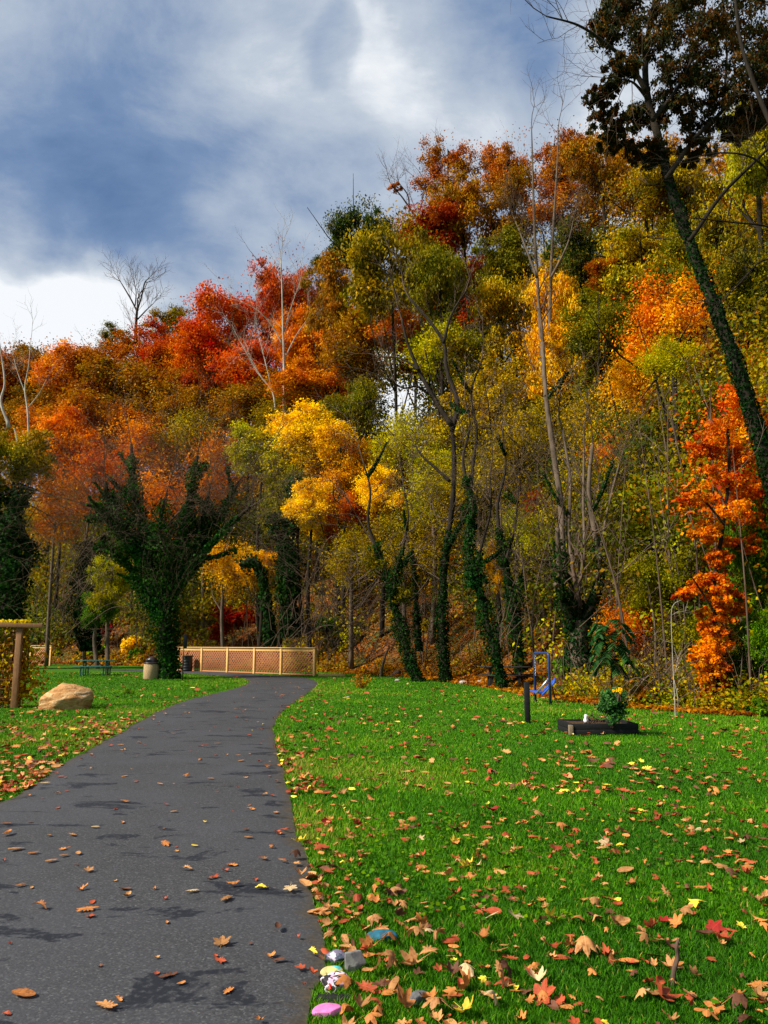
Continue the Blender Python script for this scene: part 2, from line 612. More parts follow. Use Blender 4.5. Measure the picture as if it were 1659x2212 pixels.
# asphalt path
OUTER = [(672, 2212), (700, 2120), (700, 2050), (685, 1980), (662, 1880), (642, 1800), (624, 1720), (606, 1650), (594, 1600), (592, 1570), (603, 1545), (632, 1520), (662, 1500), (681, 1485), (685, 1476), (674, 1468), (645, 1463.5), (605, 1460.5), (550, 1457), (490, 1453), (435, 1450), (385, 1447.8), (330, 1447.0), (258, 1446.4), (190, 1446.2)]
INNER = [(-560, 2212), (-250, 1900), (-60, 1775), (0, 1740), (45, 1718), (120, 1665), (185, 1625), (250, 1590), (300, 1560), (350, 1534), (400, 1515), (450, 1502), (500, 1490), (528, 1480), (538, 1472), (522, 1465.5), (470, 1460), (400, 1455.5), (330, 1451.4), (258, 1448.8), (190, 1447.4)]


def edge(pl, start):
    P = np.array([gp(*p) for p in pl])
    P = np.concatenate([np.array(start, float), P])
    return smoothpts(P, 8)


EO = edge(OUTER, [(-.1, -6, 0), (-.25, 0, 0)])
EI = edge(INNER, [(-3.4, -6, 0), (-3.3, 0, 0)])


def resamp(P, n):
    s = np.concatenate([[0], np.cumsum(np.linalg.norm(np.diff(P, axis=0), axis=1))])
    return np.stack([np.interp(np.linspace(0, s[-1], n), s, P[:, k]) for k in range(3)], 1)


NA, NB = 320, 15
EO, EI = resamp(EO, NA), resamp(EI, NA)
jit = .035 * vnoise(EO, 5, 1) + .02 * vnoise(EO, 17, 2)
EO[:, 0] += jit
EI[:, 0] += .05 * vnoise(EI, 4, 5)
w = np.linspace(0, 1, NB)[None, :, None]
G = EI[:, None] * (1 - w) + EO[:, None] * w
G[..., 2] = .012 + .02 * (1 - (2 * w[..., 0] - 1) ** 6)
q = np.array([(i * NB + j, i * NB + j + 1, (i + 1) * NB + j + 1, (i + 1) * NB + j) for i in range(NA - 1) for j in range(NB - 1)])
t = NT('worn asphalt')
v = t.obj()
n1_ = t.noise(120, 3, .7, v)
vo = t.node('ShaderNodeTexVoronoi', {'Vector': v, 'Scale': 110.0})
sep = t.node('ShaderNodeSeparateColor', {'Color': vo.outputs['Color']}).outputs[0]
base = t.ramp(sep, [(0, (.020, .020, .021)), (.6, (.041, .041, .043)), (.9, (.064, .064, .067)), (1, (.12, .12, .12))])
big = t.noise(.8, 4, .55, v)
base = t.mix(t.node('ShaderNodeMapRange', {'Value': big, 'From Min': .3, 'From Max': .7, 'To Min': .0, 'To Max': .6}).outputs[0], base, (.058, .060, .070))
vv = t.obj((1.1, 2.0, 1))
st = t.noise(1.25, 5, .62, vv, .7)
sf = t.node('ShaderNodeMapRange', {'Value': st, 'From Min': .585, 'From Max': .61}).outputs[0]
fine = t.noise(26, 3, .6, v)
ff = t.node('ShaderNodeMapRange', {'Value': fine, 'From Min': .36, 'From Max': .5, 'To Min': .25}).outputs[0]
sf = t.node('ShaderNodeMath', {0: sf, 1: ff}, operation='MULTIPLY').outputs[0]
colr = t.mix(sf, base, (.009, .011, .017))
vg = t.node('ShaderNodeAttribute', attribute_name='verge').outputs['Fac']
vg = t.node('ShaderNodeMath', {0: vg, 1: t.node('ShaderNodeMapRange', {'Value': t.noise(7, 5, .7, v), 'To Min': -.16, 'To Max': .16}).outputs[0]}, operation='ADD').outputs[0]
vf = t.node('ShaderNodeMapRange', {'Value': vg, 'From Min': .90, 'From Max': 1.02, 'To Max': .9}).outputs[0]
colr = t.mix(vf, colr, t.ramp(fine, [(.3, (.022, .017, .010)), (.7, (.085, .062, .03))]))
M_ASPH = t.surf(colr, .82, .3, normal=t.bump(sep, .55, .006))
pm = mesh_np('path', G.reshape(-1, 3), [q], smooth=True, mats=[M_ASPH])
pm.attributes.new('verge', 'FLOAT', 'POINT').data.foreach_set('value', np.repeat(np.abs(2 * np.linspace(0, 1, NB) - 1)[None], NA, 0).astype(np.float32).ravel())
path = bpy.data.objects.new('path', pm)
COL.objects.link(path)
structure(path)
PATH_POLY = np.concatenate([EO[:, :2], EI[::-1, :2]])


def in_path(X, Y, grow=0):
    x, y = np.asarray(X), np.asarray(Y)
    c = np.zeros(x.shape, bool)
    P = PATH_POLY
    for (x1, y1), (x2, y2) in zip(P, np.roll(P, -1, 0)):
        if y1 == y2:
            continue
        m = (y1 > y) != (y2 > y)
        if m.any():
            c ^= m & (x < (x2 - x1) * (y - y1) / (y2 - y1) + x1)
    return c


def edge_dist(X, Y):
    E = np.concatenate([EO[::2, :2], EI[::2, :2]])
    out = np.empty(len(X))
    for i in range(0, len(X), 20000):
        dx = X[i:i + 20000, None] - E[None, :, 0]
        dy = Y[i:i + 20000, None] - E[None, :, 1]
        out[i:i + 20000] = np.sqrt((dx * dx + dy * dy).min(1))
    return out


# ------------------------------------------------------------------ grass (stuff)
t = NT('grass blades')
a = t.node('ShaderNodeAttribute', attribute_name='tone').outputs['Fac']
c = t.ramp(a, [(0, (.014, .070, .003)), (.4, (.040, .165, .003)), (.75, (.120, .325, .004)), (.9, (.24, .34, .010)), (1, (.40, .30, .06))])
p = t.node('ShaderNodeBsdfPrincipled', {'Roughness': .6, 'Specular IOR Level': .1, 'Base Color': c})
tr = t.node('ShaderNodeBsdfTranslucent', {'Color': c})
ms = t.node('ShaderNodeMixShader', {0: .3, 1: p.outputs[0], 2: tr.outputs[0]})
t.l.new(ms.outputs[0], t.out.inputs[0])
M_GRASS = t.m

NG = 700000
u = R.random(NG)
y0, y1, ex = 2.6, 44.0, -0.35
Yg = (y0 ** ex + u * (y1 ** ex - y0 ** ex)) ** (1 / ex)
Xg = (R.random(NG) * 2 - 1) * (.62 * Yg + 1.2)
keep = ~in_path(Xg, Yg) & (foot_dist(Xg, Yg) < .6)
Xg, Yg = Xg[keep], Yg[keep]
m = len(Xg)
dryp = vnoise(np.stack([Xg, Yg, Xg * 0], 1), .9, 8) + .6 * vnoise(np.stack([Xg, Yg, Xg * 0], 1), 2.7, 9)
ed = edge_dist(Xg, Yg)
band = np.sin((Xg * .55 + Yg) * 2.1 + .6 * np.sin(Xg * .5))
tone = np.clip(.40 + .15 * R.normal(size=m) + .17 * dryp + .07 * band + .16 * (dryp > .6) * R.random(m) - .05 + .20 * np.clip((Yg - 4) / 9, 0, 1) + np.where(ed < .35, .25 * R.random(m), 0), 0, 1)
tone = np.where(R.random(m) < .02, .98, tone)
Hh = (.022 + .018 * R.random(m)) * (1 + .3 * dryp) + .0004 * Yg
wd = .0012 + .00042 * Yg * (.6 + .8 * R.random(m))
an = R.random(m) * 6.283
sx, sy = np.cos(an), np.sin(an)
ln = (R.random((m, 2)) - .5) * 1.5 * Hh[:, None]
B = np.stack([Xg, Yg, np.zeros(m) - .002], 1)
S = np.stack([sx * wd, sy * wd, 0 * wd], 1)
Mid = B + np.stack([ln[:, 0] * .35, ln[:, 1] * .35, Hh * .6], 1)
Tip = B + np.stack([ln[:, 0], ln[:, 1], Hh], 1)
V = np.stack([B - S, B + S, Mid + S * .7, Mid - S * .7, Tip], 1).reshape(-1, 3)
i5 = np.arange(m)[:, None] * 5
me = mesh_np('grass', V, [i5 + np.array([[0, 1, 2, 3]]), i5 + np.array([[3, 2, 4]])], np.concatenate([tone, tone]), mats=[M_GRASS])
grass = bpy.data.objects.new('grass', me)
COL.objects.link(grass)
stuff(grass, 'short bright green mown grass of the lawn')

# clover and broad weeds in the near turf
mb = MB()
n = 2600
u = R.random(n)
Yc = 3.0 + 4.5 * u ** 1.4
Xc = -.3 + R.random(n) * 3.6 * R.random(n) ** .6
k = ~in_path(Xc, Yc)
Xc, Yc = Xc[k], Yc[k]
cl = vnoise(np.stack([Xc, Yc, Xc * 0], 1), 2.2, 21)
k = cl > -.15
Xc, Yc, n = Xc[k], Yc[k], int(k.sum())
C = np.stack([Xc, Yc, .03 + .025 * R.random(n)], 1)
mb.kites(C, .022 + .02 * R.random(n), N=np.stack([R.normal(size=n) * .4, R.normal(size=n) * .4 - .2, np.ones(n)], 1), D=np.stack([R.normal(size=n), R.normal(size=n), .2 * R.normal(size=n)], 1), tone=R.random(n) * .7, asp=.95)
stuff(mb.build('clover', LM['green'], tones=True), 'round leaved clover and weeds low in the near turf')

# ------------------------------------------------------------------ leaf crowns (shared prototypes of unit size)


def clump_leaves(mb, C, rad, n, size, flat=.75, droop=0., tone0=None, asp=.62, spread=.35):
    """leaves on and in the shells of clumps; C (k,3), rad (k,), n leaves per clump"""
    for c, r in zip(C, rad):
        m = max(4, int(n))
        d = R.normal(size=(m, 3))
        d /= np.linalg.norm(d, axis=1)[:, None]
        rr = r * (1 - spread * R.random(m) ** 1.5) * (1 + .5 * vnoise(d, 2.6, int(abs(c[0] * 1000)) % 97))
        P = c + d * rr[:, None] * np.array([1, 1, flat]) + R.normal(size=(m, 3)) * .17 * r
        N = d * .8 + np.array([0, 0, .55]) + R.normal(size=(m, 3)) * .55
        D = R.normal(size=(m, 3)) + np.array([0, 0, -1.]) * droop * 2 + d * .5
        ct = R.random() if tone0 is None else tone0
        tn = np.clip((.45 * ct + .5 * R.random(m) + .03) + .06 * R.normal(size=m), 0, 1)
        mb.kites(P, size * (.65 + .7 * R.random(m)), N, D, tn, asp)


def proto(style):
    mb = MB()
    nl = {'round': 13, 'layer': 13, 'sparse': 9, 'hang': 11, 'thin': 11}[style]
    C, rad = [], []
    for _ in range(nl):
        d = R.normal(size=3)
        d /= np.linalg.norm(d)
        lc = d * R.random() ** .45 * .78
        lr = R.uniform(.28, .5)
        per = {'round': 11, 'layer': 11, 'sparse': 8, 'hang': 10, 'thin': 7}[style]
        dd = R.normal(size=(per, 3))
        dd /= np.linalg.norm(dd, axis=1)[:, None]
        C.append(lc + dd * (R.random(per) ** .5 * lr)[:, None] * np.array([1, 1, .8]))
        rad.append(R.uniform(.11, .25, per))
    C, rad = np.concatenate(C), np.concatenate(rad)
    if style == 'layer':
        clump_leaves(mb, C, rad * 1.25, 165, .056, .5, .1, spread=.8)
    elif style == 'sparse':
        clump_leaves(mb, C, rad * .95, 140, .050, .7, .2, spread=.85)
    elif style == 'hang':
        clump_leaves(mb, C, rad * 1.1, 150, .070, .85, .9, asp=.42, spread=.8)
    elif style == 'thin':
        clump_leaves(mb, C, rad * 1.7, 110, .048, .9, .2, spread=1.)
    else:
        clump_leaves(mb, C, rad * 1.15, 180, .053, .8, .1, spread=.7)
    # stray sprays of leaves that break the outline
    k = 260
    d = R.normal(size=(k, 3))
    d /= np.linalg.norm(d, axis=1)[:, None]
    mb.kites(d * (.75 + .35 * R.random(k))[:, None], .05, tone=R.random(k))
    return mb.mesh('crown_' + style, tones=True)


PROTO = {s: [proto(s) for _ in range(3)] for s in ('round', 'layer', 'sparse', 'hang', 'thin')}


def twigs(mb, p, d, L, r, depth, up=.12, spread=.6, kids=4, k=4):
    n = 4 if depth > 0 else 3
    pts = [np.array(p, float)]
    d = np.array(d, float) / np.linalg.norm(d)
    for i in range(n):
        d = d + R.normal(size=3) * .16 + np.array([0, 0, up])
        d /= np.linalg.norm(d)
        pts.append(pts[-1] + d * L / n)
    pts = np.array(pts)
    mb.tube(pts, np.linspace(r, r * .45, n + 1), k if depth > 0 else 3, cap=False)
    if depth > 0:
        for j in range(kids):
            f = .25 + .75 * (j + R.random()) / kids
            i = min(int(f * n), n - 1)
            q = pts[i] + (pts[i + 1] - pts[i]) * (f * n - i)
            a = R.normal(size=3)
            dd = (pts[i + 1] - pts[i])
            dd /= np.linalg.norm(dd)
            a -= dd * (a @ dd)
            a /= np.linalg.norm(a)
            twigs(mb, q, dd * (1 - spread * .5) + a * spread, L * R.uniform(.45, .7), max(r * .55, .004), depth - 1, up, spread, kids, k)


HILL_GROUP = 'autumn trees on the wooded hillside'


def tree(label, cx, cy, rx, ry, Y, style, pal, bark='dark', lean=0., tr=.16, name='autumn_tree', cat='tree', group=HILL_GROUP, deep=None, drop=0.):
    c = at(cx, cy, Y)
    m = mpp(cy, Y)
    rX, rZ = rx * m * 1.3, ry * m * 1.3
    bx, by = c[0] + lean, Y + .3
    bz = float(height(bx, by))
    if foot_dist(bx, by) < 0:
        bz = 0.
    base = np.array([bx, by, bz - .1])
    root = thing(name, base, label, cat, group)
    pr = PROTO[style][R.integers(3)]
    cw = bpy.data.objects.new('crown', pr)
    if not pr.materials:
        pr.materials.append(LM['olive'])
    COL.objects.link(cw)
    cw.parent = root
    cw.location = tuple(c - base)
    cw.scale = (rX, (deep or rX), rZ)
    cw.rotation_euler = (0, 0, R.random() * 6.28)
    cw.material_slots[0].link = 'OBJECT'
    cw.material_slots[0].material = LM[pal]
    top = c - base + np.array([0, 0, rZ * .55])
    hh = max(top[2], 1.0)
    mid = np.array([top[0] * .35 + R.normal() * .25, R.normal() * .3, hh * .45])
    P = smoothpts([(0, 0, 0), mid, c - base, top], 4)
    r0 = tr * (1 if hh > 4 else .5)
    mb = MB()
    mb.tube(P, np.linspace(r0, r0 * .25, len(P)), 7)
    nl = 9 if style in ('sparse', 'thin', 'hang') else 6
    for j in range(nl):
        i = R.integers(len(P) // 3, len(P) - 1)
        e = (c - base) + np.array([rX, rX, rZ]) * R.normal(size=3) * .5
        s0 = P[i]
        md = (s0 + e) / 2 + np.array([0, 0, -.1 * rZ]) + R.normal(size=3) * .08 * rX
        Q = smoothpts([s0, md, e], 3)
        mb.tube(Q, np.linspace(r0 * .4, r0 * .1, len(Q)), 4, cap=False)
        if style in ('sparse', 'thin'):
            twigs(mb, e, e - md, rX * .5, r0 * .09, 1, kids=4)
    mb.build('trunk', BARK[bark], root, smooth=True)
    return root



# ------------------------------------------------------------------ hillside trees: label, centre and radii in the picture, distance, habit, colours
T = [
    # skyline on the left
    ('rusty brown crown at the far left end of the skyline', 15, 830, 75, 85, 86, 'round', 'rust', 'grey'),
    ('orange brown crown on the skyline above the pale bare trunks', 105, 815, 70, 70, 88, 'round', 'rustolive', 'dark'),
    ('glowing orange crown on the skyline left of the small olive crown', 165, 800, 62, 62, 83, 'round', 'orange', 'dark'),
    ('small olive green crown standing highest left of the tall bare skyline tree', 248, 738, 46, 36, 92, 'sparse', 'olive', 'dark'),
    ('broad orange and brown crown under the tall bare skyline tree', 235, 800, 75, 62, 84, 'round', 'rust', 'dark'),
    ('thin olive crown on the skyline right of the tall bare tree', 378, 708, 52, 44, 86, 'sparse', 'olivegold', 'dark'),
    ('red orange crown under the thin olive skyline crown', 352, 765, 62, 62, 82, 'round', 'red', 'dark'),
    ('brown and olive crown in the middle of the left hillside', 300, 860, 100, 75, 78, 'round', 'rustolive', 'dark'),
    ('deep orange crown left of the big red maple', 425, 775, 55, 75, 80, 'round', 'orange', 'dark'),
    ('rusty orange crown left of the brown and olive one', 180, 880, 85, 62, 79, 'round', 'rust', 'dark'),
    ('dark rust crown behind the pale bare trunks', 60, 900, 75, 62, 77, 'round', 'rustolive', 'dark'),
    ('olive brown crown below the deep orange one', 425, 880, 70, 70, 74, 'round', 'rustolive', 'dark'),
    # red group
    ('large fiery red maple rising on the skyline', 505, 700, 82, 85, 72, 'round', 'scarlet', 'dark'),
    ('tall narrow red maple whose tip is the highest of the red crowns', 605, 640, 62, 100, 72, 'sparse', 'red', 'grey'),
    ('bright scarlet crown right of the tall narrow red maple', 645, 660, 48, 75, 74, 'round', 'scarlet', 'dark'),
    ('red crown low between the white sycamore trunks', 540, 810, 72, 62, 68, 'layer', 'scarlet', 'dark'),
    ('orange crown behind the upper boughs of the white sycamore', 630, 745, 60, 62, 68, 'round', 'orange', 'dark'),
    ('orange crown right of the white sycamore', 690, 765, 70, 85, 62, 'round', 'orange', 'dark'),
    ('lower orange crown above the golden maples', 690, 850, 72, 62, 58, 'layer', 'orange', 'dark'),
    ('dull olive crown in the dark hollow above the golden maples', 770, 880, 52, 62, 54, 'hang', 'olive', 'dark'),
    # middle skyline
    ('dark green crown standing out against the sky left of the rust topped trees', 775, 520, 68, 66, 60, 'hang', 'dkgreen', 'dark'),
    ('orange and olive crown below the dark green skyline crown', 735, 650, 62, 78, 58, 'hang', 'rustolive', 'dark'),
    ('small dark green spray left of the dark green skyline crown', 718, 575, 36, 34, 60, 'hang', 'dkgreen', 'dark'),
    ('broad olive crown in the middle of the hill above the twisted dark limbs', 845, 600, 100, 105, 50, 'hang', 'olivegold', 'dark'),
    ('red tinged crown behind the broad olive one', 925, 500, 82, 50, 58, 'hang', 'red', 'dark'),
    ('rust red crown standing highest in the middle of the skyline', 968, 365, 60, 66, 60, 'sparse', 'rust', 'dark'),
    ('thin rust and green crown under the highest rust red one', 1000, 470, 82, 75, 58, 'hang', 'rustolive', 'dark'),
    ('rust brown crown left of the twin bare tops', 1100, 365, 62, 66, 57, 'hang', 'rust', 'dark'),
    ('thin orange brown crown below the twin bare tops', 1110, 470, 72, 75, 56, 'sparse', 'rustolive', 'dark'),
    ('rust brown crown behind the twin bare tops', 1200, 350, 72, 62, 55, 'hang', 'rust', 'dark'),
    ('brown olive crown right of the twin bare tops', 1300, 360, 72, 80, 50, 'hang', 'rustolive', 'dark'),
    ('thin rusty crown between the gold tree and the skyline', 1215, 450, 80, 70, 54, 'sparse', 'rust', 'dark'),
    ('pinkish red crown showing through behind the dark trunks', 1020, 640, 66, 85, 62, 'round', 'scarlet', 'dark'),
    ('olive crown right of the twisted dark limbs', 950, 610, 62, 85, 48, 'hang', 'olive', 'dark'),
    ('orange crown low behind the twisted dark limbs', 900, 730, 85, 62, 56, 'layer', 'orange', 'dark'),
    # right upper hill
    ('dark green crown right of the gold twin trunk tree', 1275, 560, 75, 70, 46, 'hang', 'dkgreen', 'dark'),
    ('olive brown crown below the big leaning tree crown', 1395, 400, 85, 85, 40, 'hang', 'rustolive', 'dark'),
    ('olive crown in front of the leaning trunk at mid height', 1385, 560, 100, 90, 38, 'hang', 'olivegold', 'dark'),
    ('yellow olive crown right of the leaning trunk', 1560, 520, 90, 110, 30, 'hang', 'olivegold', 'dark'),
    ('bright yellow green crown at the right edge of the picture high up', 1635, 330, 62, 130, 26, 'layer', 'yellowgreen', 'dark'),
    ('olive green crown at the right edge below the yellow green one', 1625, 620, 66, 100, 26, 'round', 'olive', 'dark'),
    ('rusty orange spray on the slope left of the leaning trunk', 1330, 590, 46, 34, 40, 'layer', 'rust', 'dark'),
    ('tall gold crown round the twin trunks', 1180, 690, 66, 120, 44, 'hang', 'gold', 'grey'),
    ('lower gold crown right of the twin trunks', 1235, 800, 72, 85, 42, 'hang', 'gold', 'dark'),
    ('olive crown left of the gold twin trunk tree', 1085, 690, 70, 85, 48, 'hang', 'olivegold', 'dark'),
    ('yellow green crown behind the forked dark trunk', 975, 780, 80, 80, 50, 'layer', 'yellowgreen', 'dark'),
    ('yellow olive crown right of the forked dark trunk', 1055, 860, 82, 90, 44, 'round', 'olivegold', 'dark'),
    ('olive crown between the gold tree and the flame coloured maple', 1310, 720, 80, 90, 38, 'round', 'olive', 'dark'),
    ('brownish gold crown left of the twin trunks low down', 1130, 980, 85, 85, 38, 'thin', 'olivegold', 'grey'),
    ('dull olive crown right of the twin trunks low down', 1275, 930, 85, 85, 36, 'thin', 'olivegold', 'grey'),
    ('orange maple high on the slope behind the bright green spray', 1435, 720, 105, 100, 30, 'thin', 'orange', 'dark'),
    ('bright green spray hanging before the orange maple', 1455, 775, 66, 50, 27, 'thin', 'yellowgreen', 'dark'),
    ('orange gold crown below the bright green spray', 1380, 840, 75, 90, 31, 'thin', 'gold', 'dark'),
    ('olive green crown left of the flame red maple', 1425, 960, 66, 80, 28, 'layer', 'olive', 'dark'),
    ('orange speckled crown at half height left of the flame red maple', 1330, 990, 62, 62, 32, 'thin', 'orange', 'dark'),
    ('dark olive crown behind the leaning ivy trunk', 1540, 690, 80, 66, 30, 'layer', 'olive', 'dark'),
    ('orange crown behind the leaning ivy trunk at the right edge', 1640, 830, 50, 80, 25, 'thin', 'flame', 'dark'),
    # golden maples
    ('olive yellow crown left of the golden maple', 570, 980, 66, 72, 54, 'layer', 'yellowgreen', 'dark'),
    ('golden yellow maple in the middle of the hillside', 660, 960, 82, 62, 52, 'layer', 'yellow', 'dark'),
    ('orange gold maple right of the golden yellow one', 735, 1010, 66, 70, 50, 'layer', 'gold', 'dark'),
    ('bright yellow maple low before the golden ones', 675, 1105, 48, 62, 47, 'layer', 'yellow', 'dark'),
    ('small bright gold maple behind the leaning ivy trunks', 825, 1065, 46, 60, 46, 'layer', 'yellow', 'dark'),
    ('red orange maple between the two bright yellow ones', 745, 1120, 42, 50, 48, 'layer', 'flame', 'dark'),
    ('olive crown under the dark hollow', 870, 960, 66, 75, 50, 'thin', 'yellowgreen', 'dark'),
    ('yellow olive crown around the forked dark trunk', 930, 1060, 85, 80, 42, 'thin', 'yellowgreen', 'grey'),
    ('olive crown behind the third ivy trunk', 1040, 1070, 80, 85, 40, 'thin', 'olivegold', 'grey'),
    ('dark olive crown below the olive yellow crown', 610, 1090, 56, 85, 51, 'layer', 'olive', 'dark'),
    # left middle
    ('salmon orange crown behind the pale bare trunks', 140, 975, 62, 72, 66, 'layer', 'orange', 'dark'),
    ('pinkish orange crown high behind the big ivy tree', 300, 965, 75, 60, 64, 'thin', 'orange', 'grey'),
    ('orange red crown left of the big ivy tree', 205, 1045, 85, 72, 60, 'thin', 'flame', 'grey'),
    ('dull orange crown behind the big ivy tree on its right', 450, 1030, 75, 80, 58, 'thin', 'orange', 'grey'),
    ('rust coloured crown low left of the big ivy tree', 120, 1110, 70, 70, 56, 'thin', 'rust', 'grey'),
    ('olive tree between the red maples and the big ivy tree', 410, 950, 75, 66, 66, 'thin', 'olivegold', 'grey'),
    ('yellow olive crown at the left edge above the dark ivy column', 35, 1000, 62, 72, 50, 'layer', 'olivegold', 'dark'),
    ('orange brown shrub on the lower slope right of the big ivy tree', 490, 1215, 60, 60, 52, 'thin', 'gold', 'grey'),
    ('small orange maple above the red thicket', 560, 1235, 42, 42, 50, 'layer', 'gold', 'dark'),
    ('light green sapling on the lower slope left of the big ivy tree', 240, 1265, 42, 55, 50, 'layer', 'yellowgreen', 'grey'),
    ('green sapling low beside the red shrub', 215, 1320, 30, 36, 50, 'layer', 'green', 'grey'),
    # right lower
    ('dark green shrubby tree on the right edge beside the flame red maple', 1640, 1210, 62, 130, 20.5, 'layer', 'green', 'dark'),
    ('dark green crown low at the right edge', 1650, 1390, 46, 75, 19.5, 'layer', 'green', 'dark'),
    ('green crown on the slope left of the flame red maple', 1440, 1270, 66, 80, 23, 'layer', 'olive', 'dark'),
    ('dark green crown above the sapling stem', 1400, 1150, 72, 80, 26, 'layer', 'olive', 'dark'),
    ('olive shrubby crown at half height above the multi trunk tree', 1260, 1080, 80, 80, 30, 'thin', 'olivegold', 'grey'),
    ('orange maple shrub behind the ailanthus sapling', 1355, 1360, 62, 66, 23.5, 'thin', 'flame', 'dark'),
    ('yellow olive crown above the second picnic table', 1110, 1180, 66, 72, 34, 'thin', 'yellowgreen', 'grey'),
    ('crimson leaved tree deep in the middle of the slope', 1165, 1095, 46, 42, 36, 'thin', 'red', 'dark'),
    ('golden shrub glowing between the third and fourth ivy trunks', 1068, 1230, 18, 50, 34, 'layer', 'gold', 'dark'),
    ('olive crown on the slope over the fallen log', 880, 1180, 66, 72, 40, 'thin', 'olivegold', 'grey'),
    ('dull yellow crown left of the leaning ivy trunk', 760, 1210, 66, 62, 44, 'thin', 'olivegold', 'grey'),
]
for row in T:
    tree(*row)

# second rank of trees on the crest: fills behind the front ones
RANK = [
    ('brown crown half hidden behind the left skyline', 60, 860, 95, 55, 98, 'round', 'rustolive'),
    ('orange crown half hidden between the rusty ones on the left hill', 120, 930, 80, 55, 72, 'round', 'rust'),
    ('red brown crown half hidden behind the brown and olive one', 250, 930, 85, 60, 70, 'round', 'rust'),
    ('rusty crown half hidden under the deep orange one', 370, 850, 80, 66, 79, 'round', 'rust'),
    ('dark red crown half hidden under the large fiery maple', 470, 800, 60, 60, 74, 'round', 'red'),
    ('brown olive crown half hidden under the red maples', 560, 880, 80, 60, 64, 'round', 'rustolive'),
    ('olive crown half hidden behind the golden maples', 640, 890, 70, 45, 60, 'round', 'olivegold'),
    ('olive crown half hidden behind the orange ones', 790, 740, 70, 80, 57, 'round', 'rustolive'),
    ('green crown half hidden under the thin rust one', 1110, 580, 70, 60, 52, 'hang', 'olive'),
    ('olive crown half hidden behind the gold crown', 1240, 640, 80, 80, 50, 'hang', 'olivegold'),
    ('olive crown half hidden below the dark green one', 1330, 660, 80, 70, 44, 'round', 'olive'),
    ('olive crown half hidden behind the yellow olive one at right', 1490, 600, 80, 90, 36, 'round', 'olive'),
    ('brown olive crown half hidden behind the leaning tree', 1480, 420, 90, 80, 38, 'hang', 'olivegold'),
    ('olive crown half hidden right of the gold crown', 1200, 900, 75, 75, 42, 'round', 'olivegold'),
    ('olive crown half hidden behind the gold and orange ones', 1400, 1060, 80, 80, 30, 'round', 'olivegold'),
    ('olive crown half hidden left of the yellow olive one', 1000, 960, 70, 80, 46, 'round', 'olivegold'),
    ('orange crown half hidden behind the big ivy tree', 360, 1080, 90, 70, 60, 'thin', 'orange'),
    ('dark olive crown half hidden behind the flame red maple', 1500, 900, 75, 85, 29, 'round', 'olive'),
    ('dark green crown half hidden at the right edge', 1620, 990, 60, 90, 24, 'round', 'olive'),
    ('olive crown half hidden behind the ailanthus sapling', 1480, 1400, 60, 80, 22, 'round', 'olive'),
    ('green crown half hidden low at right behind the flame red maple', 1590, 1450, 45, 55, 20, 'round', 'green'),
]
for row in RANK:
    tree(*row)


def poly(pts, Y):
    """world points of a limb given in the picture at distance(s) Y"""
    Ys = [Y] * len(pts) if np.isscalar(Y) else Y
    return np.array([at(x, y, d) for (x, y), d in zip(pts, Ys)])


def ivy_cover(mb, P, rad, dens, size, fluff=.12, tone=.45):
    P = np.asarray(P)
    seg = np.linalg.norm(np.diff(P, axis=0), axis=1)
    for i in range(len(P) - 1):
        r = (rad[i] + rad[i + 1]) / 2
        grow_ = min(1., .35 + i / (len(P) * .5))
        n = int(seg[i] * 6.28 * (r + fluff) * dens * (1 - .6 * (i / len(P)) ** 2)) + 1
        f = R.random(n)[:, None]
        c = P[i] * (1 - f) + P[i + 1] * f
        d = P[i + 1] - P[i]
        d = d / np.linalg.norm(d)
        o = R.normal(size=(n, 3))
        o -= d * (o @ d)[:, None]
        o /= np.linalg.norm(o, axis=1)[:, None]
        q0 = c + o * r
        lump = np.clip(.55 + 1.0 * vnoise(q0, 1.5 if fluff > .2 else 3.0, 5) + .6 * vnoise(q0, 4.5, 6), .03, 2.2)
        q = c + o * (r + fluff * grow_ * R.random(n) ** .7 * lump * 1.5)[:, None]
        stray = R.random(n) < .07
        q = q + stray[:, None] * (o * R.random(n)[:, None] * fluff * 2.2 + np.array([0, 0, -1.]) * (R.random(n)[:, None] ** 2) * fluff * 3)
        D = np.array([0, 0, -1.]) + .8 * R.normal(size=(n, 3))
        tn = np.clip(tone + .22 * R.normal(size=n) + .2 * vnoise(q, 2.0, 7), 0, .98)
        mb.kites(q, size * (.6 + .8 * R.random(n)), o + .6 * R.normal(size=(n, 3)), D, tn, .85)


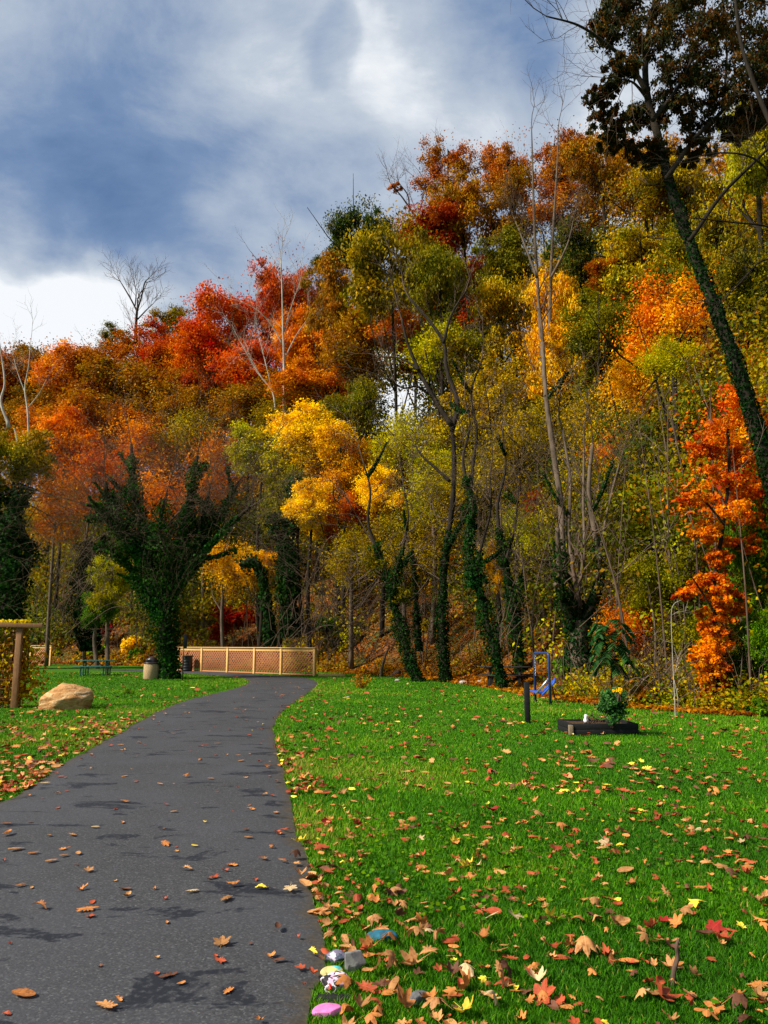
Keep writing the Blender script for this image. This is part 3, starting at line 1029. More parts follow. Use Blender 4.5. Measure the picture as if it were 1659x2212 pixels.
def limbs_tree(name, label, limbs, Y, ivy=None, bark='dark', crown=None, twig=None, group=None, cat='tree', basez=None, k=9, fluff=.12, ivypal='ivy', tone=.42, side=0):
    """limbs: (points in the picture, start radius px, end radius px, depth offset at the tip, ivy to this fraction)"""
    p0 = limbs[0][0][0]
    base = at(p0[0], p0[1], Y)
    if basez is not None:
        base[2] = basez
    root = thing(name, base, label, cat, group)
    mb, iv, tw = MB(), MB(), MB()
    if bark == 'pale' or 'boughs reaching' in label:
        tw = mb
    for (pts, r0, r1, dep, ivf) in limbs:
        n = len(pts)
        off0 = 0 if pts is limbs[0][0] else None
        Ys = [Y + dep * (i / (n - 1)) ** 1.2 for i in range(n)]
        P = smoothpts(poly(pts, Ys) - base, 6)
        if pts is limbs[0][0]:
            P[0, 2] -= .15
        m = mpp(pts[0][1], Y)
        rad = np.linspace(r0 * m, r1 * m, len(P))
        if pts is limbs[0][0]:
            rad[:4] *= np.array([1.5, 1.28, 1.12, 1.04])
        rad = rad * (1 + .08 * vnoise(P, 2.5, 3))
        mb.tube(P, rad, k)
        if ivy and ivf > 0:
            e = max(2, int(len(P) * ivf))
            ivy_cover(iv, P[:e], rad[:e], ivy[0], ivy[1], fluff, tone)
        for _ in range(side if (ivf > 0 and pts is not limbs[0][0]) else 0):
            i = R.integers(len(P) // 4, len(P) - 2)
            dd = (P[i + 1] - P[i]) / np.linalg.norm(P[i + 1] - P[i])
            a = R.normal(size=3)
            a -= dd * (a @ dd)
            a /= np.linalg.norm(a)
            l_ = R.uniform(.7, 1.7)
            Q = smoothpts([P[i], P[i] + (dd * .5 + a * .6) * l_ * .6, P[i] + (dd * .6 + a * .7 + np.array([0, 0, .15])) * l_ * 1.1], 4)
            rq = np.linspace(.06, .012, len(Q))
            mb.tube(Q, rq, 5)
            ivy_cover(iv, Q, rq, ivy[0] * .9, ivy[1], fluff * .6, tone)
            twigs(tw, Q[-2], Q[-1] - Q[-2], 1.3, .008, 2, up=0)
        if twig:
            for _ in range(twig[0]):
                i = R.integers(int(len(P) * twig[3]), len(P) - 1)
                dd = P[i + 1] - P[i]
                dd /= np.linalg.norm(dd)
                a = R.normal(size=3)
                a -= dd * (a @ dd)
                twigs(tw, P[i], dd * .6 + a / np.linalg.norm(a) * .7, twig[1] * R.uniform(.5, 1.1), twig[2], 2, up=twig[4])
            twigs(tw, P[-1], P[-1] - P[-2], twig[1], max(rad[-1] * (.35 if ivf > .5 else .8), twig[2]), 2, up=twig[4])
    mb.build('trunk', BARK[bark], root, smooth=True)
    if iv.V:
        iv.build('ivy', LM[ivypal], root, tones=True)
    if tw.V and tw is not mb:
        tw.build('twigs', BARK['twig' if bark != 'pale' else 'pale'], root, smooth=True)
    if crown:
        cb = MB()
        for (cx, cy, rx, ry, dep) in crown['c']:
            c = at(cx, cy, Y + dep) - base
            m = mpp(cy, Y + dep)
            k_ = crown.get('n', 9)
            d = R.normal(size=(k_, 3))
            d /= np.linalg.norm(d, axis=1)[:, None]
            C = c + d * (R.random(k_) ** .4)[:, None] * np.array([rx * m, rx * m, ry * m]) * .8
            clump_leaves(cb, C, np.full(k_, min(rx, ry) * m * crown.get('cr', .42)) * R.uniform(.7, 1.2, k_), crown['leaves'], crown['size'], crown.get('flat', .75), crown.get('droop', .4), asp=crown.get('asp', .5), spread=.85)
        cb.build('crown', LM[crown['pal']], root, tones=True)
    return root


# the big V-shaped ivy tree beside the path
big = limbs_tree('ivy_tree', 'big ivy covered tree with upright dark boughs beside the concrete bin', [
    ([(364, 1467), (362, 1420), (358, 1360), (355, 1290)], 13, 16, 0, 1),
    ([(352, 1330), (325, 1240), (290, 1170), (255, 1120), (215, 1098), (185, 1090)], 10, 3, -1.5, .85),
    ([(352, 1310), (330, 1210), (300, 1110), (286, 1030), (284, 960)], 9, 3, 1.5, .95),
    ([(358, 1310), (388, 1210), (402, 1130), (414, 1060), (426, 985)], 11, 4, -.5, .98),
    ([(362, 1310), (410, 1220), (455, 1145), (490, 1085), (516, 1040)], 9, 3, 1.0, .95),
    ([(365, 1290), (430, 1205), (490, 1140), (540, 1095)], 8, 3, -1.5, .85),
    ([(350, 1340), (310, 1270), (270, 1215), (235, 1180), (200, 1185)], 7, 2, -.8, 1),
    ([(356, 1300), (352, 1220), (345, 1150), (355, 1080)], 9, 3, -1.2, 1),
    ([(300, 1200), (262, 1150), (235, 1090), (228, 1040)], 9, 3, -.5, .9),
    ([(420, 1205), (440, 1120), (452, 1060)], 8, 3, .5, .9),
], 36, ivy=(300, .11), twig=(26, 3.8, .008, .45, -.02), fluff=.26, basez=0, ivypal='ivygreen', side=3)

# ivy-clad trunks on the lawn edge at the right
G_IVY = 'ivy clad trees along the foot of the slope'
limbs_tree('ivy_tree', 'ivy clad trunk leaning left, nearest the end of the lattice fence', [
    ([(905, 1473), (886, 1430), (868, 1370), (852, 1310), (836, 1250), (815, 1190)], 8, 5, 1.0, 1),
    ([(848, 1300), (855, 1240), (868, 1190)], 5, 2, 0, 1),
    ([(818, 1195), (795, 1130), (800, 1060), (785, 1000)], 4, 1.5, 1, .2),
    ([(868, 1195), (882, 1120), (872, 1050)], 3, 1.2, 1, .2)], 33.5, side=1, ivy=(380, .085), twig=(6, 4.2, .016, .5, -.03), group=G_IVY, basez=0, fluff=.15,
    crown=dict(c=[(820, 1210, 50, 42, 1), (866, 1280, 24, 26, 0)], n=8, leaves=60, size=.15, pal='olive'))
limbs_tree('ivy_tree', 'straight upright ivy trunk whose dark twisting limbs fork high in the canopy', [
    ([(963, 1476), (957, 1400), (955, 1300), (962, 1200), (977, 1090), (981, 990), (974, 900)], 9, 5, 1.0, .62),
    ([(976, 920), (940, 865), (905, 800), (880, 740), (868, 690)], 6, 2.5, .5, 0),
    ([(976, 930), (988, 870), (965, 800), (958, 740), (925, 690), (885, 645)], 6, 3, 2.0, 0),
    ([(958, 740), (975, 680), (1005, 630)], 3.5, 1.5, 1.5, 0),
    ([(905, 800), (868, 775), (820, 770)], 3, 1.2, 1.0, 0),
    ([(925, 850), (900, 835), (870, 838), (838, 818)], 3, 1.2, -1, 0),
    ([(962, 1190), (1010, 1100), (1022, 1000), (1030, 930), (1018, 850), (1040, 780)], 5, 2, 2, .3),
    ([(972, 1040), (940, 1010), (912, 985), (895, 960)], 4, 1.5, 1, 0),
], 33, side=1, ivy=(380, .085), twig=(4, 2.4, .014, .5, .1), group=G_IVY, basez=0, fluff=.13)
limbs_tree('ivy_tree', 'crooked ivy trunk standing just in front of the dark picnic table', [
    ([(1089, 1496), (1072, 1430), (1055, 1360), (1040, 1290), (1018, 1230), (1012, 1160), (1022, 1100), (1008, 1045)], 8, 5, .6, 1),
    ([(1040, 1290), (1030, 1240), (1040, 1180), (1060, 1100), (1058, 1020)], 5, 1.5, .5, .5),
    ([(1010, 1050), (1000, 990), (1015, 920), (1005, 860)], 4, 1.2, 1, .2)], 27.5, side=1, ivy=(380, .085), twig=(6, 2.6, .013, .5, .02), group=G_IVY, basez=0, fluff=.15,
    crown=dict(c=[(1015, 1120, 26, 40, .5), (1035, 1250, 30, 40, 0)], n=7, leaves=55, size=.12, pal='ivy'))
limbs_tree('ivy_tree', 'thick ivy trunk right behind the dark picnic table', [
    ([(1126, 1468), (1122, 1420), (1112, 1350), (1104, 1290), (1092, 1220), (1080, 1160)], 9, 6, .8, 1),
    ([(1108, 1320), (1122, 1270), (1130, 1220)], 5, 2, .5, .8),
    ([(1080, 1165), (1075, 1090), (1092, 1010), (1085, 930)], 4.5, 1.5, 1, .2),
    ([(1090, 1220), (1112, 1140), (1120, 1060)], 3.5, 1.2, 1, .2)], 30.5, side=1, ivy=(380, .085), twig=(6, 2.6, .014, .5, .0), group=G_IVY, basez=float(height(*at(1126, 1468, 30.5)[:2])), fluff=.16)
limbs_tree('ivy_tree', 'slim ivy trunk between the leaning one and the straight one on the slope', [
    ([(905, 1400), (900, 1330), (896, 1260), (890, 1190)], 5, 3, .5, 1)], 38, ivy=(200, .12), group=G_IVY, basez=float(height(*at(905, 1400, 38)[:2])), fluff=.08)
b_ = at(1255, 1415, 25)
limbs_tree('multi_trunk_tree', 'tree with several ivy clad trunks fanning up behind the blue exercise bench', [
    ([(1250, 1430), (1252, 1380), (1250, 1340)], 22, 20, 0, 1),
    ([(1246, 1350), (1225, 1270), (1214, 1180), (1212, 1090), (1196, 980), (1180, 860), (1172, 740)], 10, 5, 2.5, .35),
    ([(1258, 1350), (1285, 1290), (1298, 1230), (1285, 1150), (1272, 1060), (1280, 960)], 11, 4, .5, .6),
    ([(1252, 1350), (1250, 1280), (1262, 1190), (1260, 1080), (1262, 960)], 5, 2.5, 1.5, 0),
    ([(1242, 1360), (1216, 1300), (1208, 1220), (1204, 1140)], 9, 5, -1, .9),
    ([(1255, 1350), (1240, 1250), (1228, 1150), (1232, 1040), (1215, 930)], 7, 3, 2, .2),
    ([(1290, 1250), (1305, 1140), (1325, 1050), (1350, 960)], 4, 1.5, 1, 0),
], 25, side=1, ivy=(380, .085), bark='grey', twig=(5, 2.2, .011, .5, .1), group=G_IVY, basez=float(height(b_[0], 25)) - .2, fluff=.12)
limbs_tree('ivy_tree', 'dark ivy column at the left edge behind the timber trellis', [
    ([(25, 1400), (20, 1300), (15, 1200), (28, 1120), (60, 1050)], 22, 9, 0, 1),
    ([(18, 1280), (60, 1200), (40, 1130)], 12, 6, 1, 1),
    ([(20, 1180), (-20, 1110), (-40, 1060), (60, 1090)], 9, 4, 1, 1)], 50, ivy=(120, .2), group=G_IVY, basez=0, fluff=.5, twig=(3, 3, .02, .6, 0))
limbs_tree('ivy_tree', 'low dark ivy clad trunk left of the big ivy tree', [
    ([(195, 1400), (192, 1320), (185, 1240), (190, 1170)], 12, 7, 0, 1),
    ([(188, 1270), (215, 1210), (225, 1160)], 8, 5, 1, 1)], 52, ivy=(110, .2), group=G_IVY, basez=float(height(*at(195, 1400, 52)[:2])), fluff=.6)
limbs_tree('ivy_tree', 'dark ivy trunk standing on the slope behind the lattice fence', [
    ([(630, 1370), (625, 1280), (622, 1180), (628, 1090), (640, 1030)], 12, 6, 0, 1),
    ([(624, 1220), (600, 1160), (590, 1110)], 6, 4, 0, 1)], 48, ivy=(130, .18), group=G_IVY, basez=float(height(*at(630, 1370, 48)[:2])), fluff=.35)
limbs_tree('ivy_tree', 'arched ivy smothered trunk over the middle of the lattice fence', [
    ([(585, 1390), (580, 1330), (572, 1280), (565, 1240), (545, 1210), (520, 1225)], 8, 7, 0, 1)], 46, ivy=(150, .16), group=G_IVY, basez=float(height(*at(585, 1390, 46)[:2])), fluff=.2)

# bare trees
limbs_tree('sycamore_tree', 'white barked bare sycamore with two forking trunks before the red maples', [
    ([(614, 910), (614, 840), (613, 770), (611, 700), (609, 620), (606, 560)], 4.2, .9, 0, 0),
    ([(612, 780), (640, 725), (665, 690), (690, 665)], 2.0, .6, .8, 0),
    ([(611, 745), (585, 700), (555, 670), (520, 650)], 1.8, .6, -.8, 0),
    ([(612, 720), (630, 660), (648, 610)], 1.6, .5, .5, 0),
    ([(597, 915), (590, 850), (565, 815), (540, 775), (520, 740)], 2.8, .7, -.6, 0),
    ([(590, 850), (575, 790), (560, 730)], 1.6, .5, .5, 0),
], 58, bark='pale', twig=(7, 3.0, .015, .5, .12), k=6)
limbs_tree('sycamore_tree', 'white barked bare tree with a forked top at the far left', [
    ([(60, 1040), (62, 960), (60, 890), (54, 840), (62, 790), (66, 740)], 3.2, .8, 0, 0),
    ([(55, 850), (40, 810), (30, 775)], 1.4, .5, .4, 0),
    ([(61, 880), (85, 850), (100, 820)], 1.4, .5, -.4, 0)], 62, bark='pale', twig=(3, 2.6, .011, .5, .15), k=6)
limbs_tree('sycamore_tree', 'white crooked stem cut by the left edge of the picture', [
    ([(20, 920), (2, 870), (10, 830), (5, 780), (-5, 720)], 3.4, 1.2, 0, 0)], 60, bark='pale', twig=(3, 2.6, .011, .5, .15), k=6)
limbs_tree('sycamore_tree', 'short white crooked stem left of the forked white tree', [
    ([(48, 1030), (42, 985), (35, 940), (30, 925)], 3.2, 1.2, 0, 0),
    ([(42, 985), (52, 955), (50, 930)], 1.6, .6, 0, 0)], 61, bark='pale', k=6)
limbs_tree('bare_tree', 'tall leafless tree standing alone against the white sky on the left skyline', [
    ([(293, 740), (294, 700), (296, 670)], 4, 2.8, 0, 0),
    ([(296, 672), (282, 645), (266, 618), (258, 605)], 2.2, .7, .5, 0),
    ([(296, 672), (306, 640), (312, 612), (322, 600)], 2.2, .7, -.5, 0),
    ([(297, 690), (318, 668), (332, 655)], 1.8, .6, .5, 0),
    ([(292, 660), (294, 630), (288, 605)], 1.6, .6, .0, 0)], 84, twig=(5, 2.6, .03, .3, .2), k=6)
limbs_tree('bare_tree', 'leafless tree leaning left with one rusty tuft on the middle skyline', [
    ([(905, 480), (885, 450), (868, 425), (850, 405)], 2.5, 1, 0, 0),
    ([(885, 450), (880, 420), (862, 395), (858, 378)], 1.6, .6, 1, 0),
    ([(905, 470), (912, 430), (920, 400), (905, 370)], 1.6, .6, 1, 0)], 60, twig=(5, 2.4, .016, .3, .15), k=6,
    crown=dict(c=[(848, 405, 22, 14, 0)], n=6, leaves=60, size=.22, pal='rust'))
limbs_tree('twin_trunk_tree', 'tall grey twin trunk tree whose bare tops reach the skyline', [
    ([(1205, 1200), (1190, 1050), (1178, 900), (1170, 760), (1162, 620), (1154, 480), (1150, 340), (1148, 270)], 7, 1.2, 1.5, 0),
    ([(1200, 1000), (1196, 880), (1188, 740), (1190, 600), (1196, 480), (1204, 350), (1206, 275)], 6, 1.2, 2, 0),
    ([(1160, 600), (1130, 520), (1110, 470)], 3, 1, 1, 0),
    ([(1190, 600), (1225, 530), (1240, 470)], 3, 1, 1, 0)], 42, bark='grey', twig=(9, 2.6, .016, .55, .2), k=7, basez=float(height(*at(1205, 1200, 42)[:2])))

# the flame coloured maple at the right: a tall drape of bright leaves
limbs_tree('flame_maple', 'tall drape of flame red and orange maple leaves beside the leaning trunk', [
    ([(1560, 1520), (1548, 1400), (1540, 1280), (1560, 1150), (1575, 1020), (1570, 900)], 7, 3, .4, 0),
    ([(1548, 1330), (1510, 1270), (1490, 1240)], 3, 1, -.5, 0),
    ([(1562, 1130), (1510, 1070), (1470, 1060)], 3, 1, -.5, 0)], 19.5, crown=dict(c=[
        (1590, 870, 50, 50, .6), (1560, 930, 60, 40, .4), (1520, 965, 50, 30, .2), (1600, 985, 70, 36, .5), (1640, 930, 40, 40, .6), (1550, 1030, 75, 34, .2), (1620, 1055, 60, 34, .5), (1500, 1080, 62, 24, -.2),
        (1575, 1110, 75, 34, .2), (1640, 1130, 40, 30, .6), (1530, 1150, 50, 28, 0), (1600, 1180, 56, 30, .3), (1555, 1205, 34, 22, .1), (1525, 1262, 66, 28, 0), (1565, 1290, 62, 26, 0), (1480, 1285, 36, 18, -.3), (1545, 1330, 56, 26, 0), (1595, 1318, 40, 18, 0),
        (1540, 1365, 46, 24, 0), (1536, 1395, 48, 28, 0), (1528, 1425, 44, 26, -.2), (1545, 1445, 42, 28, 0), (1535, 1475, 44, 28, .1), (1552, 1490, 36, 22, 0), (1528, 1512, 38, 18, 0), (1545, 1415, 40, 30, .3)],
        n=24, leaves=52, size=.080, pal='flame', droop=.2, asp=.75, cr=.40, flat=.6), basez=0)

# the big leaning tree that overhangs the upper right corner
LEAN = limbs_tree('leaning_tree', 'big dark tree leaning in from the right edge with an ivy clad trunk', [
    ([(1760, 1560), (1705, 1230), (1658, 1010), (1605, 835), (1545, 665), (1490, 525), (1448, 400), (1420, 290), (1396, 190), (1398, 90), (1420, -30), (1430, -130)], 19, 4.5, 1.0, .62),
    ([(1398, 200), (1360, 140), (1310, 95), (1250, 55), (1180, 35)], 6, 1.5, -1, 0),
    ([(1400, 215), (1370, 180), (1340, 170)], 4, 1.2, -1, 0),
    ([(1440, 385), (1500, 300), (1560, 240), (1620, 160), (1680, 60)], 6, 3, 1, 0),
    ([(1490, 520), (1560, 420), (1640, 340), (1720, 260)], 5, 2, -1, 0),
    ([(1410, 260), (1470, 180), (1510, 80), (1530, -40)], 5, 2, .5, 0),
    ([(1560, 240), (1570, 120), (1560, 0)], 3, 1.5, 1, 0),
    ([(1396, 120), (1350, 60), (1310, 10)], 3, 1.5, 1, 0),
], 19, ivy=(420, .075), fluff=.06, tone=.2, twig=(5, 1.7, .011, .5, .05), basez=0, crown=dict(c=[
    (1310, 60, 50, 66, 0), (1350, 20, 56, 60, .8), (1400, 70, 66, 70, -.5), (1470, 40, 75, 70, .5), (1540, 70, 75, 76, -.6), (1610, 70, 75, 80, .3), (1670, 140, 66, 76, 0),
    (1345, 150, 50, 40, -.6), (1300, 205, 46, 28, -.4), (1315, 262, 60, 30, 0), (1380, 255, 46, 40, 1), (1460, 150, 70, 56, 1), (1530, 170, 75, 60, 0), (1600, 180, 75, 60, -.6),
    (1450, 235, 60, 48, .4), (1520, 260, 70, 48, .8), (1600, 270, 60, 40, .3), (1650, 240, 56, 50, .5), (1400, 330, 56, 30, .4), (1330, 310, 50, 22, .4), (1500, 330, 60, 24, .4), (1480, -40, 90, 50, 0), (1620, -40, 90, 50, 0)],
    n=48, leaves=56, size=.11, pal='near', droop=.8, asp=.46, cr=.25))
limbs_tree('leaning_tree', 'dark bare boughs reaching left from a tree beyond the right edge', [
    ([(1800, 700), (1740, 500), (1690, 330), (1640, 210), (1600, 90), (1585, -40)], 8, 3, 0, 0),
    ([(1720, 450), (1640, 350), (1560, 330), (1480, 345)], 3, 1, -1, 0),
    ([(1770, 600), (1680, 500), (1580, 480), (1480, 470)], 3, 1, -1, 0),
    ([(1760, 620), (1660, 560), (1590, 620)], 3, 1, -1, 0)], 17, twig=(5, 1.6, .010, .3, .02), basez=float(at(1800, 700, 17)[2]))


# the wood behind and between those trees reads as a few masses of colour
SKYLINE = np.array([(-400, 800), (0, 790), (250, 745), (430, 680), (520, 640), (600, 570), (690, 580), (740, 500), (800, 470), (900, 400), (960, 330), (1250, 320), (1400, 330), (1700, 300), (2200, 300)], float)
GOLDS = [(650, 1010, 130, 110), (1180, 720, 90, 190), (820, 1070, 60, 70)]
FLAMES = [(1440, 740, 120, 110), (1570, 1030, 90, 150), (1640, 1050, 60, 200), (1350, 1350, 60, 60)]
REDS = [(520, 740, 110, 110), (620, 680, 90, 120), (1000, 640, 70, 70)]


def zone(px, py):
    def inside(L):
        return any(((px - a) / c) ** 2 + ((py - b) / d) ** 2 < 1 for a, b, c, d in L)
    if inside(REDS):
        return 'scarlet'
    if inside(FLAMES):
        if py < 880:
            return R.choice(['orange', 'gold', 'olivegold', 'yellowgreen'])
        return 'flame' if R.random() < .6 else 'mixed'
    if inside(GOLDS):
        return 'gold' if R.random() < .75 else 'mixed'
    if py < 1060 - max(0, px - 500) * .9 and px < 800:
        return 'rust' if R.random() < .75 else 'orange'
    if px < 640 and py > 1060:
        return 'lowwood'
    if px > 880 and py < 480:
        return 'rustolive'
    return None


MASS = {}
k = 0
while k < 6500:
    px, Y = R.uniform(-200, 1850), 17 + 75 * R.random() ** 1.2
    X = (px - PX0) / F / .95 * Y
    d = float(foot_dist(X, Y))
    if d < 2 or d > 36:
        continue
    z = float(height(X, Y)) + .5 + R.random() ** 1.1 * min(18.0, 1.2 + .8 * d)
    f_ = Y * CP + (z - CAM_Z) * SP
    qx, qy = PX0 + F * X / f_, PY0 - F * (-Y * SP + (z - CAM_Z) * CP) / f_
    if qy < np.interp(qx, SKYLINE[:, 0], SKYLINE[:, 1]) + 10:
        continue
    k += 1
    if ((qx - 872) / 44) ** 2 + ((qy - 893) / 75) ** 2 < 1 or (qx > 1080 and qx < 1260 and qy < 610 and R.random() < .6):
        continue
    if R.random() < np.clip((qy - 1060) / 200, 0, .8) and qx > 560:
        continue
    if qy > 1250 and R.random() < .55:
        continue
    zn = zone(qx, qy)
    if zn is None:                                # stands of one kind, a few metres wide
        w_ = float(vnoise(np.array([[X, Y, z]]), .42, 77)[0]) + .25 * R.normal()
        zn = 'dkgreen' if w_ < -.42 else 'olivegold' if w_ < -.12 else 'mixed' if w_ < .3 else 'rustolive' if w_ < .5 else 'olive' if w_ < .75 else 'yellowgreen'
    if ((qx - 510) / 70) ** 2 + ((qy - 1350) / 50) ** 2 < 1 or ((qx - 226) / 34) ** 2 + ((qy - 1350) / 38) ** 2 < 1:
        continue
    r = R.uniform(.5, 1.25) * (1 + .006 * Y)
    lf = .085 + .0026 * Y
    nn = int(4.2 * r * r / (lf * lf) * R.uniform(.7, 1.2))
    dd = R.normal(size=(nn, 3))
    dd /= np.linalg.norm(dd, axis=1)[:, None]
    P = np.array([X, Y, z]) + dd * (r * R.random(nn) ** .45 * 1.1)[:, None] * np.array([1.25, 1.1, .75]) * (1 + .3 * vnoise(dd, 2.5, k % 50))[:, None]
    big_ = .5 + .5 * float(vnoise(np.array([[X, Y, z]]), .25, 31)[0])
    tn = np.clip(.55 * big_ + .35 * R.random() + .3 * (R.random(nn) - .4), 0, 1)
    MASS.setdefault(zn, MB()).kites(P, lf * (.6 + .8 * R.random(nn)), dd + np.array([0, -.2, .6]) + .6 * R.normal(size=(nn, 3)), None, tn)
WORDS = {'scarlet': 'scarlet', 'flame': 'flame orange', 'gold': 'golden', 'rust': 'rust brown', 'orange': 'deep orange', 'lowwood': 'dark olive', 'rustolive': 'brown and olive', 'mixed': 'mixed olive and yellow', 'olivegold': 'olive gold', 'dkgreen': 'dark green', 'olive': 'dull olive', 'yellowgreen': 'yellow green'}
for zn, mb in MASS.items():
    stuff(mb.build('woodland', LM[zn], tones=True), 'far off mass of ' + WORDS[zn] + ' foliage filling the wooded hillside')

# ------------------------------------------------------------------ undergrowth and litter on the slope (stuff)


def slope_pts(n, dmin, dmax, xr=(-120, 1760), yr=(17, 80), bias=1.0):
    out = []
    while sum(len(o) for o in out) < n:
        Y = yr[0] + (yr[1] - yr[0]) * R.random(n * 3) ** 1.3
        px = R.uniform(xr[0], xr[1], n * 3)
        X = (px - PX0) / F / .97 * Y
        d = foot_dist(X, Y)
        k = (d > dmin) & (d < dmin + (dmax - dmin) * R.random(n * 3) ** bias)
        out.append(np.stack([X[k], Y[k]], 1))
    return np.concatenate(out)[:n]


mb, tw = MB(), MB()
S = slope_pts(2300, .2, 15, bias=.7)
sz = height(S[:, 0], S[:, 1])
reg = vnoise(np.stack([S[:, 0], S[:, 1], sz], 1), .35, 41)
for (x, y), z, rg in zip(S, sz, reg):
    d = float(foot_dist(x, y))
    pxs = PX0 + F * x / y * .97
    if rg < -.3 or (760 < pxs < 1215 and d < 6.5 and R.random() < .86):     # bare leaf litter shows here
        continue
    pys = PY0 - F * (-y * SP + (z + .4 - CAM_Z) * CP) / (y * CP + (z + .4 - CAM_Z) * SP)
    if any(((pxs - a_) / c_) ** 2 + ((pys - b_) / e_) ** 2 < 1 for a_, b_, c_, e_ in ((510, 1355, 75, 52), (226, 1355, 36, 40), (812, 1402, 62, 30))):
        continue
    r = R.uniform(.25, .75) * (1 + .04 * d)
    n = int(50 + 70 * r)
    dd = R.normal(size=(n, 3))
    dd[:, 2] = np.abs(dd[:, 2])
    dd /= np.linalg.norm(dd, axis=1)[:, None]
    P = np.array([x, y, z]) + dd * (r * (.35 + .65 * R.random(n)))[:, None] * np.array([1, 1, R.uniform(.8, 1.6)])
    tn = np.clip(.5 * (rg + .6) + .45 * R.random() + .18 * R.normal(size=n), 0, 1)
    lf = .055 + .0019 * y
    mb.kites(P, lf * (.6 + .8 * R.random(n)), dd + np.array([0, -.2, .7]) + .5 * R.normal(size=(n, 3)), None, tn, .7)
    if R.random() < .3:
        for _ in range(3):
            a = np.array([x, y, z]) + R.normal(size=3) * .2 * np.array([1, 1, 0])
            dr = np.array([R.normal() * .5, R.normal() * .4, 1.2])
            L = R.uniform(.8, 2.6)
            b = a + dr / np.linalg.norm(dr) * L
            mid = (a + b) / 2 + R.normal(size=3) * .12 * L
            tw.tube(smoothpts([a, mid, b + np.array([R.normal() * .3, 0, -.1 * L])], 3), np.linspace(.008 + .0003 * y, .003, 7), 3, cap=False)
stuff(mb.build('undergrowth', LM['under'], tones=True), 'tangle of olive, yellow and green undergrowth on the lower slope')
# arching bare stems
for (cx, cy, n, Y, L) in [(720, 1215, 70, 40, 4.5), (760, 1290, 40, 38, 3.2), (1150, 900, 60, 37, 4), (1000, 1180, 40, 34, 3), (1330, 1040, 60, 27, 3.5), (1420, 1440, 34, 19.6, 1.6), (1380, 1160, 40, 24, 2.5), (300, 900, 60, 70, 6), (430, 930, 50, 68, 6), (250, 1000, 60, 58, 5),
                          (150, 1160, 60, 48, 4), (1480, 1470, 24, 19.0, 1.3), (650, 1310, 50, 44, 2.5), (1180, 1280, 40, 29, 2.2)]:
    c = at(cx, cy, Y)
    h = float(height(c[0], Y))
    for _ in range(n):
        x, y = c[0] + R.normal() * 1.1, Y + abs(R.normal()) * .8
        z = max(h, float(height(x, y))) - .1
        a = np.array([x, y, z + max(0, (c[2] - h) * R.uniform(.2, .9))])
        dr = np.array([R.normal() * .9, R.normal() * .4 - .2, .8 + .4 * R.random()])
        dr /= np.linalg.norm(dr)
        l = L * R.uniform(.5, 1.1)
        b = a + dr * l * .6
        e = b + np.array([dr[0] * l * .5, dr[1] * l * .4, l * R.uniform(-.15, .3)])
        tw.tube(smoothpts([a, b, e], 4), np.linspace(.007 + .00035 * Y, .003 + .00015 * Y, 9), 3, cap=False)
S = slope_pts(240, 1.0, 12, bias=.8)
for (x, y), h in zip(S, height(S[:, 0], S[:, 1])):
    L = R.uniform(3, 8.5)
    ln_ = R.normal(size=2) * .12 * L
    P = smoothpts([(x, y, h - .1), (x + ln_[0] * .3 + R.normal() * .12, y, h + L * .45), (x + ln_[0], y + ln_[1], h + L)], 5)
    r_ = R.uniform(.018, .05)
    tw.tube(P, np.linspace(r_, r_ * .3, len(P)), 5, cap=False)
    for _ in range(2):
        q_ = P[R.integers(4, len(P) - 1)]
        twigs(tw, q_, np.array([R.normal(), R.normal() * .6, .7]), L * .25, r_ * .4, 1, kids=3)
stuff(tw.build('brush', BARK['twig']), 'thicket of thin bare stems among the undergrowth')

mb = MB()
S = slope_pts(42000, -.5, 14, bias=1.6)
n = len(S)
P = np.stack([S[:, 0], S[:, 1], np.maximum(height(S[:, 0], S[:, 1]), 0) + .03 + .05 * R.random(n)], 1)
mb.kites(P, (.07 + .0019 * S[:, 1]) * (.6 + .8 * R.random(n)), np.stack([R.normal(size=n) * .5, R.normal(size=n) * .5 - .4, np.ones(n)], 1), None, R.random(n), .75)
stuff(mb.build('leaf_litter', LM['brown'], tones=True), 'brown fallen leaves covering the foot of the slope')

# ------------------------------------------------------------------ shrubs and small plants


def shrub(name, label, cx, cy, rx, ry, Y, pal, leaf, n, cat='shrub', nst=7, asp=.6, bz=None, stem='twig', ncl=16, group=None):
    if bz is None:                                # stand it where the slope is seen under it
        for Yt in np.arange(16, 100, .15):
            q_ = at(cx, cy + ry * .75, Yt)
            if q_[2] <= max(0., float(height(q_[0], Yt))):
                leaf, Y = leaf * min(1.6, max(.7, Yt / Y)), float(Yt) - (2.0 if pal == 'maroon' else .3)
                break
    c = at(cx, cy, Y)
    m = mpp(cy, Y)
    base = c.copy()
    base[2] = max(0, float(height(c[0], Y))) if bz is None else bz
    root = thing(name, base, label, cat, group)
    mb, st = MB(), MB()
    d = R.normal(size=(ncl, 3))
    d /= np.linalg.norm(d, axis=1)[:, None]
    C = (c - base) + d * (R.random(ncl) ** .5)[:, None] * np.array([rx * m, rx * m, ry * m]) * .8
    clump_leaves(mb, C, np.full(ncl, min(rx, ry) * m * .38) * R.uniform(.7, 1.2, ncl), n / ncl, leaf, .8, .1, asp=asp, spread=.7)
    for q in C[:nst + 4]:
        a = R.normal(size=3) * np.array([.04, .04, 0])
        md = (a + q) / 2 + np.array([-(q[0] - a[0]) * .15, 0, .08 * ry * m])
        st.tube(smoothpts([a, md, q], 4), np.linspace(.014, .005, 9), 5)
    st.build('stem', BARK[stem], root, smooth=True)
    mb.build('foliage', LM[pal], root, tones=True)
    return root


